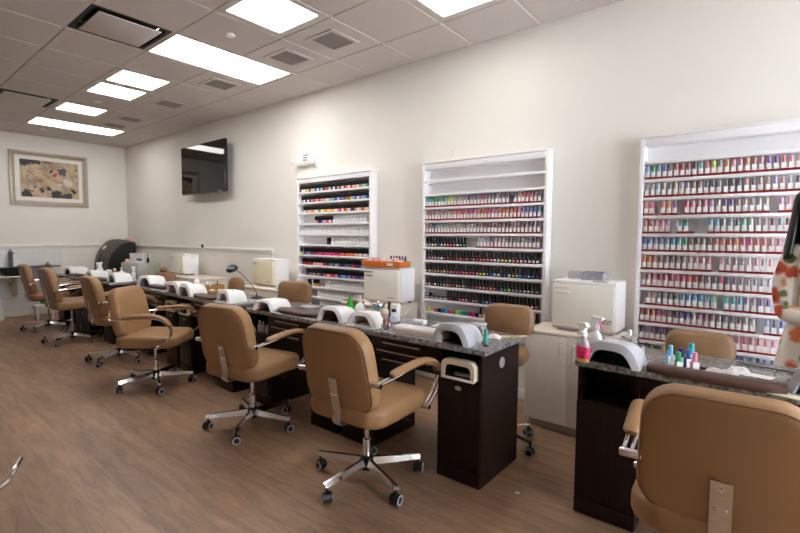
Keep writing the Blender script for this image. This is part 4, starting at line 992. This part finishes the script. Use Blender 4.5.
for k, (x, y, c, lb) in enumerate([(-2.15, -1.07, 'orange', 'small orange capped bottle left of the electric file machine'), (-2.19, -1.03, 'hotpink', 'small magenta bottle behind the orange capped one'), (-2.10, -1.11, 'yellow', 'small yellow bottle beside the electric file machine'), (-2.16, -1.14, 'blue', 'small blue bottle behind the beige dryer'), (-2.235, -1.09, 'teal', 'small teal bottle beside the cotton jar')]):
    lathe_thing('oil_bottle', lb, 'bottle', x, y, [('bottle', 'frost', [(.013, 0), (.015, .003), (.015, .04), (.008, .05)]), ('cap', c, [(.010, .05), (.010, .085), (.007, .088)])], group='small bottles by the electric file machine')
lathe_thing('dip_bottle', 'small pale teal bottle with red base at the front corner of the central table', 'bottle', -1.180, -1.405, [('base', 'red', [(.0125, 0), (.0145, .002), (.0145, .014)]), ('bottle', 'mint', [(.0146, .014), (.0146, .042), (.009, .050)]) if 'mint' in M else ('bottle', 'teal', [(.0146, .014), (.0146, .042), (.009, .050)]), ('cap', 'teal', [(.010, .050), (.0095, .090), (.006, .095)])])
lathe_thing('glass_jar', 'clear round jar with lid behind the central grey dryer', 'jar', -1.385, -1.12, [('jar', 'glass', [(.048, 0), (.052, .005), (.052, .045), (.048, .05)]), ('lid', 'frost', [(.049, .051), (.053, .053), (.053, .064), (.04, .068)])])
for k, (x, y, r, m, lb) in enumerate([(-1.19, -1.10, -1.2, 'yellow', 'yellow nail file, the left of two on the corner of the central table'), (-1.165, -1.085, -1.0, 'brushhair', 'beige nail file beside the yellow one on the central table')]):
    tag(MB().box(-.085, .085, -.013, .013, 0, .006, .002).build('nail_file', m, loc=(x, y, TZ), rot=r + 1.9), lb, 'nail file', 'files on the central table')
t = thing('clipper', 'black clipper beside the pale teal bottle', 'tool', (-1.225, -1.345, TZ), R(30)); MB().box(-.03, .03, -.006, .006, 0, .008, .002).build('lever', 'black', t); MB().box(-.03, .02, -.004, .004, .008, .012, .001).build('blade', 'steel', t)
crumple('cotton_pad', 'white cotton pad behind the pale teal bottle', -1.235, -1.20, .08, .06, .03, 'tissue', 21, .3, 'cotton')
tag(MB().box(-.14, .14, -.05, .05, 0, .010, .003).build('cloth', 'towel', loc=(-1.58, -1.10, TZ), rot=R(4)), 'folded grey white cloth behind the towel cushion', 'towel')
for k in range(3):
    tag(MB().tube([(-.07, 0, .005), (.07, 0, .005)], [.004, .005], 8).build('nail_tool', 'steel', loc=(-1.62 + .06 * k, -1.20 + .012 * k, TZ), rot=R(10 - 14 * k)), 'thin steel tool lying behind the towel cushion, %s from the left' % nth(k), 'tool', 'tools behind the towel cushion')
# second table
tag(MB().lathe([(.002, 0), (.07, .001), (.085, .004), (.086, .007), (.07, .005), (.002, .004)], 24, sx=1.1, sy=.8).build('clear_dish', 'frost', loc=(-2.98, -1.12, TZ)), 'flat clear dish on the second table beside its white dryer', 'dish')
for k, (x, y, c, h, lb) in enumerate([(-3.215, -1.42, 'whiteplastic', .085, 'white bottle in the open niche of the second table'), (-3.15, -1.425, 'greycap', .07, 'grey capped bottle in the open niche of the second table'), (-3.265, -1.42, 'whiteplastic', .09, 'tall white tube in the open niche of the second table')]):
    lathe_thing('oil_bottle', lb, 'bottle', x, y, [('bottle', c, [(.015, 0), (.017, .003), (.017, h * .6), (.008, h * .72)]), ('cap', 'whiteplastic', [(.008, h * .72), (.008, h), (.005, h + .004)])], z=.5765, group='bottles in the niche')
# black desk lamp
t = thing('desk_lamp', 'black desk lamp with round head and thin bent arm', 'lamp', (-3.80, -1.09, TZ), 0)
MB().lathe([(.075, 0), (.078, .006), (.05, .014), (.012, .02), (.010, .03)], 20, sx=1, sy=.7).build('base', 'black', t)
MB().tube(bez([(0, 0, .022), (-.012, .002, .06), (-.09, 0, .125), (-.27, 0, .225), (-.37, 0, .255)], 26), .0042, 8).build('arm', 'black', t)
MB().lathe([(.012, .028), (.045, .02), (.060, .002), (.058, -.008), (.004, -.006)], 20, T=Matrix.Translation((-.42, -.005, .262)) @ Matrix.Rotation(R(18), 4, 'Y') @ Matrix.Rotation(R(28), 4, 'X')).build('lamp_head', 'black', t)
# wooden caddy
t = thing('wooden_caddy', 'honey wood caddy of tools on the table with the black desk lamp', 'caddy', (-4.62, -1.115, TZ), R(108))
b = MB(); b.box(-.15, .15, -.06, .06, 0, .006).box(-.15, .15, -.06, -.053, .006, .065).box(-.15, .15, .053, .06, .006, .065).box(-.15, -.143, -.053, .053, .006, .065).box(.143, .15, -.053, .053, .006, .065); b.build('box', 'honey', t)
for k, (a, c, m) in enumerate([(-.11, -.02, 'steel'), (-.07, .02, 'black'), (-.02, -.01, 'whiteplastic'), (.03, .02, 'steel'), (.08, -.02, 'black'), (.115, .01, 'whiteplastic')]):
    x = -4.62 + a * math.cos(R(108)) - c * math.sin(R(108)); y = -1.115 + a * math.sin(R(108)) + c * math.cos(R(108))
    tag(MB().tube([(0, 0, 0), (.012 * (k % 3 - 1), .01, .105)], [.004, .006], 8).build('nail_tool', m, loc=(x, y, TZ + .007)), '%s tool standing in the wooden caddy, %s along' % ({'steel': 'steel', 'black': 'black', 'whiteplastic': 'white'}[m], nth(k)), 'tool', 'tools in the wooden caddy')
for k, (x, y, lb) in enumerate([(-4.42, -1.20, 'round wooden lidded pot in front of the wooden caddy'), (-4.36, -1.15, 'second wooden lidded pot in front of the wooden caddy')]):
    lathe_thing('wooden_pot', lb, 'pot', x, y, [('pot', 'honey', [(.028, 0), (.032, .004), (.032, .03), (.028, .034)]), ('lid', 'brushhair', [(.029, .034), (.031, .038), (.02, .046), (.006, .05)])], group='wooden pots by the caddy')
for k in range(4):
    lathe_thing('oil_bottle', 'small clear bottle behind the wooden caddy, %s from the left' % nth(k), 'bottle', -4.93 + .07 * k, -.99 - .02 * k, [('bottle', 'frost', [(.02, 0), (.022, .003), (.022, .05), (.012, .06)]), ('cap', ('steel', 'whiteplastic')[k % 2], [(.013, .06), (.013, .085), (.010, .088)])], group='bottles behind the wooden caddy')
t = thing('sheet_holder', 'white upright card on the cream cabinet left of the second technician chair', 'card', (-4.36, -.42, .7585), R(-8)); MB().box(-.085, .085, -.003, .003, 0, .11, .001, T=Matrix.Rotation(R(-8), 4, 'X')).build('card', 'tissue', t); MB().box(-.05, .05, -.03, .03, 0, .006).build('foot', 'frost', t)
t = thing('tissue_box', 'white tissue box on the table with two cream dryers below', 'box', (-5.50, -1.10, TZ), R(12)); MB().box(-.10, .10, -.045, .045, .006, .045, .003).build('box', 'tissue', t); MB().box(-.10, .10, -.045, .045, 0, .006).build('tray', 'blue', t)
lathe_thing('amber_bottle', 'amber bottle between white bottles on the table beyond the aisle', 'bottle', -7.42, -1.06, [('bottle', 'honey', [(.035, 0), (.038, .005), (.038, .06), (.02, .085)]), ('cap', 'whiteplastic', [(.018, .085), (.018, .11), (.014, .113)])])
lathe_thing('pump_bottle', 'white bottle with dark pump left of the amber bottle', 'bottle', -7.58, -1.08, [('bottle', 'whiteplastic', [(.035, 0), (.038, .005), (.038, .075), (.018, .09)]), ('pump', 'black', [(.012, .09), (.012, .12), (.018, .125), (.018, .135)])])
lathe_thing('pump_bottle', 'white bottle with white pump right of the amber bottle', 'bottle', -7.20, -1.05, [('bottle', 'whiteplastic', [(.035, 0), (.038, .005), (.038, .07), (.018, .085)]), ('pump', 'whiteplastic', [(.012, .085), (.012, .12), (.018, .125), (.018, .135)])])
# orange tray on a towel warmer
t = thing('orange_tray', 'orange tray with white label on top of a towel warmer', 'tray', (-2.88, -.275, 1.0805), R(2))
b = MB(); b.box(-.235, .235, -.085, .085, 0, .006).box(-.235, .235, -.085, -.078, .006, .056, .001).box(-.235, .235, .078, .085, .006, .056, .001).box(-.235, -.228, -.078, .078, .006, .056, .001).box(.228, .235, -.078, .078, .006, .056, .001); b.build('tray', 'orange', t); MB().box(.09, .155, -.0865, -.085, .018, .040).build('label', 'lab', t)
for k in range(10):
    x = -2.88 - .19 + .042 * k
    b = MB().box(-.019, .019, -.04, .04, 0, .058 + .012 * (k % 3), .003)
    tag(b.build('packet', ('pink', 'tissue', 'pink', 'whiteplastic')[k % 4], loc=(x, -.30 + .01 * (k % 2), 1.0875), rot=.1 * (k % 3 - 1)), '%s packet in the orange tray, %s from the left' % (('pink', 'white')[k % 2], nth(k)), 'packet', 'packets in the orange tray')
for k in range(6):
    lathe_thing('oil_bottle', '%s capped bottle at the back of the orange tray, %s from the left' % (('black', 'purple', 'blue')[k % 3], nth(k)), 'bottle', -2.85 + .035 * k, -.222, [('bottle', ('black', 'hotpink', 'blue')[k % 3], [(.012, 0), (.014, .003), (.014, .06), (.008, .066)]), ('cap', ('black', 'blue', 'black')[k % 3], [(.009, .066), (.009, .095), (.006, .098)])], z=1.0875, group='bottles in the orange tray')
# on the nearest towel warmer
t = thing('plastic_box', 'smoky clear plastic box on the nearest towel warmer', 'box', (-.965, -.20, 1.0705), R(-4))
b = MB(); b.box(-.075, .075, -.06, .06, 0, .003).box(-.075, .075, -.06, -.057, .003, .055).box(-.075, .075, .057, .06, .003, .055).box(-.075, -.072, -.057, .057, .003, .055).box(.072, .075, -.057, .057, .003, .055); b.build('box', 'smoke', t); MB().box(-.06, .04, -.04, .04, .004, .04, .004).build('wrap', 'tissue', t)
t = thing('plastic_box', 'frosted white plastic lid standing left of the smoky box', 'box', (-1.10, -.17, 1.0705), R(4)); MB().box(-.055, .055, -.04, .04, 0, .05, .006).build('box', 'frost', t)
# floor scrap
tag(MB().box(-.012, .012, -.008, .008, 0, .003, .001).build('paper_scrap', 'tissue', loc=(-.996, -1.367, 0), rot=.5), 'tiny white scrap on the floor right of the central table', 'scrap')

# ------------------------------------------------------------------ wash basin at the far wall
t = thing('wash_basin', 'dark glass counter with tall tap and trap on the far wall', 'sink', (XB, -1.75, 0), 0)
MB().box(.016, .50, -.75, .52, .842, .858, .002).build('counter', 'greenglass', t)
MB().lathe([(.02, .66), (.10, .68), (.19, .75), (.22, .842), (.20, .842), (.17, .76), (.02, .70)], 24, c=(.26, -.05, 0)).build('basin', 'greenglass', t)
b = MB(); b.box(.05, .10, -.075, -.025, .858, 1.10, .004).box(.10, .22, -.07, -.03, 1.06, 1.09, .004); f = b.build('tap', 'ink', t); MB().box(.06, .09, -.065, -.035, 1.10, 1.125, .003).build('tap_lever', 'ink', f)
b = MB(); b.tube(bez([(.26, -.05, .67), (.26, -.05, .48), (.25, -.05, .40), (.20, -.05, .38), (.15, -.05, .41), (.14, -.05, .52), (.10, -.05, .56), (.02, -.05, .56)], 40), .030, 10); b.build('trap', 'pull', t)
MB().tube([(.03, -.70, .70), (.45, -.70, .70), (.47, -.68, .70), (.47, .10, .70), (.45, .12, .70), (.03, .12, .70)], .012, 8).build('towel_rail', 'pull', t)
t = thing('pedal_bin', 'white pedestal bin under the left end of the wash basin', 'bin', (-9.53, -2.07, 0), 0)
MB().lathe([(.11, 0), (.12, .01), (.11, .10), (.105, .28), (.10, .30)], 20).build('body', 'whiteplastic', t); MB().lathe([(.105, .30), (.108, .305), (.10, .33), (.02, .345)], 20).build('lid', 'whiteplastic', t)
t = thing('stool', 'small low white stool behind the farthest armchair', 'stool', (-9.25, -1.50, 0)); MB().box(-.13, .13, -.12, .12, .20, .225, .006).build('top', 'whiteplastic', t)
for sx in (-1, 1):
    for sy in (-1, 1): MB().box(sx * .11 - .012, sx * .11 + .012, sy * .10 - .012, sy * .10 + .012, 0, .20).build('leg', 'whiteplastic', t)
lathe_thing('cleaner_bottle', 'green labelled bottle seen under the farthest armchairs', 'bottle', -9.22, -1.50, [('bottle', 'whiteplastic', [(.04, 0), (.045, .005), (.045, .10), (.02, .12)]), ('label', 'green', [(.0455, .02), (.0458, .022), (.0458, .08), (.0455, .082)]), ('cap', 'whiteplastic', [(.02, .12), (.02, .145), (.016, .148)])], z=.2255)
lathe_thing('soap_bottle', 'small brown soap bottle on the wash basin behind the farthest armchair', 'bottle', -9.45, -1.37, [('bottle', 'honey', [(.03, 0), (.033, .004), (.033, .03), (.02, .04)]), ('cap', 'techtan', [(.014, .04), (.014, .055), (.010, .058)])], z=.858)
# chrome handled trolley at the left edge
t = thing('trolley', 'trolley whose curved chrome handle enters at the left edge of the photo', 'trolley', (-2.35, -3.62, 0), 0)
MB().box(-.22, .22, -.18, .18, .44, .46, .006).build('shelf', 'frost', t)
for sx in (-1, 1):
    for sy in (-1, 1): MB().tube([(sx * .2, sy * .16, .0), (sx * .2, sy * .16, .46)], .010, 8).build('leg', 'chrome', t)
MB().tube(bez([(.20, .16, .46), (.33, .27, .485), (.325, .34, .50), (.24, .385, .505), (.135, .425, .50)], 20), .010, 8).build('handle', 'chrome', t)

# ------------------------------------------------------------------ the technician at the right edge
def skin_mesh(name, verts, edges, material, parent, sub=2, root=0):
    me = bpy.data.meshes.new(name); me.from_pydata([v[0] for v in verts], edges, []); me.materials.append(M[material])
    o = bpy.data.objects.new(name, me); COL.objects.link(o); o.parent = parent
    sk = o.modifiers.new('skin', 'SKIN'); sk.use_smooth_shade = True
    for i, v in enumerate(verts):
        r = v[1] if isinstance(v[1], tuple) else (v[1], v[1]); me.skin_vertices[0].data[i].radius = r; me.skin_vertices[0].data[i].use_root = (i == root)
    ss = o.modifiers.new('sub', 'SUBSURF'); ss.levels = sub; ss.render_levels = sub
    return o
def chain(V, E_, start, pts):
    p = start
    for q in pts: V.append(q); E_.append((p, len(V) - 1)); p = len(V) - 1
    return p
p = thing('person', 'person with long black hair in a white floral dress standing at the right edge', 'person', (.262, -.50, 0), R(-4))
V = [((0, 0, .92), (.135, .095))]; E_ = []
chest = chain(V, E_, 0, [((0, 0, 1.05), (.115, .085)), ((0, .005, 1.19), (.125, .09)), ((0, .005, 1.29), (.12, .075))])
neck = chain(V, E_, chest, [((-.03, .0, 1.36), (.05, .05)), ((-.06, -.01, 1.42), (.046, .048))])
for s in (-1, 1):
    hip = chain(V, E_, 0, [((s * .085, 0, .82), (.085, .085)), ((s * .09, -.005, .48), (.055, .058)), ((s * .09, .012, .30), (.048, .052)), ((s * .09, .015, .085), (.033, .036)), ((s * .095, -.06, .035), (.036, .028)), ((s * .10, -.13, .025), (.034, .02))])
    el = chain(V, E_, chest, [((s * .14, .01, 1.285), (.048, .048)), ((s * .172, .015, 1.16), (.042, .042)), ((s * .185, .0, 1.01), (.036, .036)), ((s * .12, -.12, .985), (.031, .031)), ((s * .055, -.19, .99), (.024, .02))])
    palm = chain(V, E_, el, [((s * .03, -.215, .985), (.034, .017)), ((s * .005, -.235, .975), (.033, .014))])
    for k, ln in enumerate((.062, .072, .068, .052)):
        b0 = Vector((s * (.005), -.235 + (k - 1.5) * .004, .975 + (1.5 - k) * .018))
        d = Vector((-s * .72, -.45, -.15 + .05 * (1.5 - k))).normalized()
        chain(V, E_, palm, [(tuple(b0 + d * .012), .0085), (tuple(b0 + d * (.012 + ln * .5)), .008), (tuple(b0 + d * (.012 + ln * .8) + Vector((0, .004, -.012))), .0072), (tuple(b0 + d * (ln * .95) + Vector((0, .012, -.022))), .0062)])
    chain(V, E_, palm - 1, [((s * .022, -.20, 1.012), .010), ((s * .005, -.20, 1.035), .0088), ((-s * .008, -.212, 1.05), .0075)])
body = skin_mesh('body', V, E_, 'skin', p)
# head with face, as part of the same figure
hd = MB(); n = 20; rings = []
for i in range(15):
    u = i / 14; z = 1.385 + .235 * u
    rx = .072 * math.sin(PI * min(1, .16 + u * .84)) ** .62 if u < 1 else .012; ry = .092 * math.sin(PI * min(1, .14 + u * .86)) ** .6 if u < 1 else .014
    if u < .35: rx *= .70 + .30 * u / .35; ry *= .78 + .22 * u / .35
    ring = []
    for k in range(n):
        a = 2 * PI * k / n; x = rx * math.sin(a); y = -.012 - ry * math.cos(a)
        if abs(math.sin(a)) < .45 and math.cos(a) > 0:                      # nose, brow and eye sockets
            if .30 < u < .52: y -= .020 * (1 - abs(math.sin(a)) / .33) * (1 - (u - .33) / .22 if u > .33 else 1) if abs(math.sin(a)) < .33 else 0
        ring.append((x, y, z))
    rings.append(ring)
hd.loft(rings); head = hd.build('head', 'skin', p, sharp=80); head.location = (-.07, -.01, 0)
for s in (-1, 1):
    MB().lathe([(.002, -.012), (.009, -.008), (.0115, 0), (.009, .008), (.002, .012)], 12, T=Matrix.Translation((s * .030, -.092, 1.502)) @ Matrix.Rotation(PI / 2, 4, 'X')).build('eye', 'tissue', head)
    MB().lathe([(.005, 0), (.004, .0015), (.001, .002)], 10, T=Matrix.Translation((s * .030, -.1035, 1.502)) @ Matrix.Rotation(PI / 2, 4, 'X')).build('iris', 'black', head)
    MB().tube([(s * .016, -.100, 1.522), (s * .03, -.101, 1.527), (s * .046, -.093, 1.521)], .0035, 6).build('eyebrow', 'hair', head)
    MB().lathe([(.004, -.010), (.018, -.006), (.020, .004), (.012, .008), (.004, .004)], 12, sx=.7, T=Matrix.Translation((s * .076, .0, 1.495)) @ Matrix.Rotation(PI / 2 * s, 4, 'Y')).build('ear', 'skin', head)
MB().tube([(-.022, -.098, 1.432), (-.008, -.104, 1.437), (0, -.105, 1.435), (.008, -.104, 1.437), (.022, -.098, 1.432)], [.003, .0055, .0055, .0055, .003], 8).build('lips', 'lip', head)
hb = MB(); rings = []
for i in range(16):
    u = i / 15; z = 1.640 - .37 * u
    r = .035 + .075 * min(1, u / .16) ** .55 + .045 * max(0, (u - .25)); dp = r * 1.05
    op = 0 if u < .12 else min(1, (u - .12) / .1) * 1.0       # opening for the face
    ring = []
    for k in range(28):
        a = -PI + 2 * PI * k / 27
        a2 = a * (1 - .30 * op) + 0
        ring.append((r * math.sin(a2), .008 + (dp if math.cos(a2) > 0 else dp * .98) * math.cos(a2) + .02 * max(0, u - .4), z - .01 * math.sin(9 * a) * u))
    rings.append(ring)
hb.loft(rings, 0, True, True, False, closed=False)
hair = hb.build('hair', 'hair', p, sharp=80); hair.location = (-.07, -.01, 0); so = hair.modifiers.new('t', 'SOLIDIFY'); so.thickness = .018; so.offset = -1
# floral dress with puffed short sleeves
fl = []
rnd = random.Random(11)
for k in range(15):
    a = rnd.uniform(PI * .72, PI * 1.75); z = .50 + .055 * k
    rr = .185 - .05 * math.exp(-((z - 1.02) / .12) ** 2)
    red = (.55, .085, .03); grn = (.12, .18, .05); c = (red, (.62, .15, .05), grn)[k % 3]
    fl.append((rr * math.cos(a), rr * .7 * math.sin(a), z, .052 if k % 3 < 2 else .034, c))
fl += [(-.225, -.04, 1.22, .045, (.52, .07, .025)), (-.24, -.03, 1.07, .050, (.55, .085, .03)), (-.185, -.055, 1.265, .032, (.12, .17, .05)), (-.205, -.07, 1.15, .030, (.62, .22, .07)), (-.215, -.06, .99, .040, (.50, .07, .03)), (-.17, -.075, 1.20, .045, (.52, .08, .03)), (-.25, .01, 1.14, .028, (.12, .17, .05)), (-.20, -.07, 1.09, .026, (.13, .17, .05)), (-.19, -.08, 1.03, .028, (.14, .18, .06)), (-.13, -.10, 1.12, .045, (.54, .09, .03)),
 (-.235, -.035, 1.21, .018, (.25, .02, .02)), (-.245, -.035, 1.065, .020, (.28, .025, .02)), (-.175, -.075, 1.20, .016, (.26, .02, .02))]
M['floral'] = blob_mat('floral_cotton', (.78, .72, .62), fl, .75, distort=.05, dscale=26, base_noise=5)
dr = MB(); rings = []
for z, rx, ry in ((.44, .245, .20), (.55, .235, .185), (.70, .215, .165), (.85, .190, .15), (.95, .168, .130), (1.04, .142, .108), (1.12, .145, .112), (1.22, .158, .122), (1.29, .165, .105), (1.325, .13, .085), (1.345, .075, .065)):
    rings.append([(rx * math.cos(2 * PI * k / 36) * (1 + (.035 * math.sin(7 * 2 * PI * k / 36) if z < .9 else 0)), .005 + ry * math.sin(2 * PI * k / 36) * (1 + (.035 * math.sin(7 * 2 * PI * k / 36) if z < .9 else 0)), z) for k in range(36)])
dr.loft(rings, 0, True, False, False); dress = dr.build('dress', 'floral', p, sharp=80); so = dress.modifiers.new('t', 'SOLIDIFY'); so.thickness = .006; so.offset = 1
for s in (-1, 1):
    b = MB(); b.tube(bez([(s * .12, .005, 1.315), (s * .155, .008, 1.27), (s * .178, .008, 1.17), (s * .186, .0, 1.07), (s * .184, -.01, .985)], 16), [.045, .052, .057, .060, .062, .063, .064, .065, .065, .065, .064, .062, .059, .056, .052, .047, .044][:17], 20)
    b.build('sleeve', 'floral', p, sharp=80)
    c = MB().tube(bez([(s * .186, -.005, 1.02), (s * .178, -.04, .985), (s * .13, -.11, .975), (s * .075, -.165, .982)], 12), [.046, .050, .048, .046, .044, .043, .042, .041, .040, .038, .036, .034, .033], 18); c.build('cuff', 'floral', p, sharp=80)
    MB().loft([[(s * .095 + .045 * a, -.06 + .11 * bq, z) for a, bq in rrect(2, 2, .95, 4)] for z in (.0, .02)] + [[(s * .095 + .038 * a, -.05 + .09 * bq, z) for a, bq in rrect(2, 2, .95, 4)] for z in (.05,)]).build('shoe', 'black', p)

# ------------------------------------------------------------------ light, camera, view
w = bpy.data.worlds.new('World'); S.world = w; w.use_nodes = True
bg = w.node_tree.nodes['Background']; bg.inputs['Color'].default_value = (.86, .93, 1.0, 1); bg.inputs['Strength'].default_value = 5.5
yaw, pit, rol = R(39.0007), R(3.6454), R(.3435)
fw = Vector((-math.sin(yaw) * math.cos(pit), math.cos(yaw) * math.cos(pit), -math.sin(pit))); rt = Vector((math.cos(yaw), math.sin(yaw), 0)); up = rt.cross(fw)
rx = rt * math.cos(rol) + up * math.sin(rol); ux = -rt * math.sin(rol) + up * math.cos(rol)
cam = bpy.data.cameras.new('Camera'); co = bpy.data.objects.new('Camera', cam); COL.objects.link(co); S.camera = co
m4 = Matrix(((rx.x, ux.x, -fw.x, 0), (rx.y, ux.y, -fw.y, -3.6059), (rx.z, ux.z, -fw.z, 1.3634), (0, 0, 0, 1))); co.matrix_world = m4
cam.sensor_width = 36; cam.lens = 456.8554 * 36 / 800; cam.clip_start = .05
S.view_settings.view_transform = 'Standard'; S.view_settings.look = 'None'; S.view_settings.gamma = 1; S.view_settings.use_curve_mapping = False
S.view_settings.exposure = 1.58
S.cycles.max_bounces = 10; S.cycles.diffuse_bounces = 6; S.cycles.glossy_bounces = 4; S.cycles.transmission_bounces = 6
S.cycles.use_denoising = True; S.cycles.sample_clamp_indirect = 6
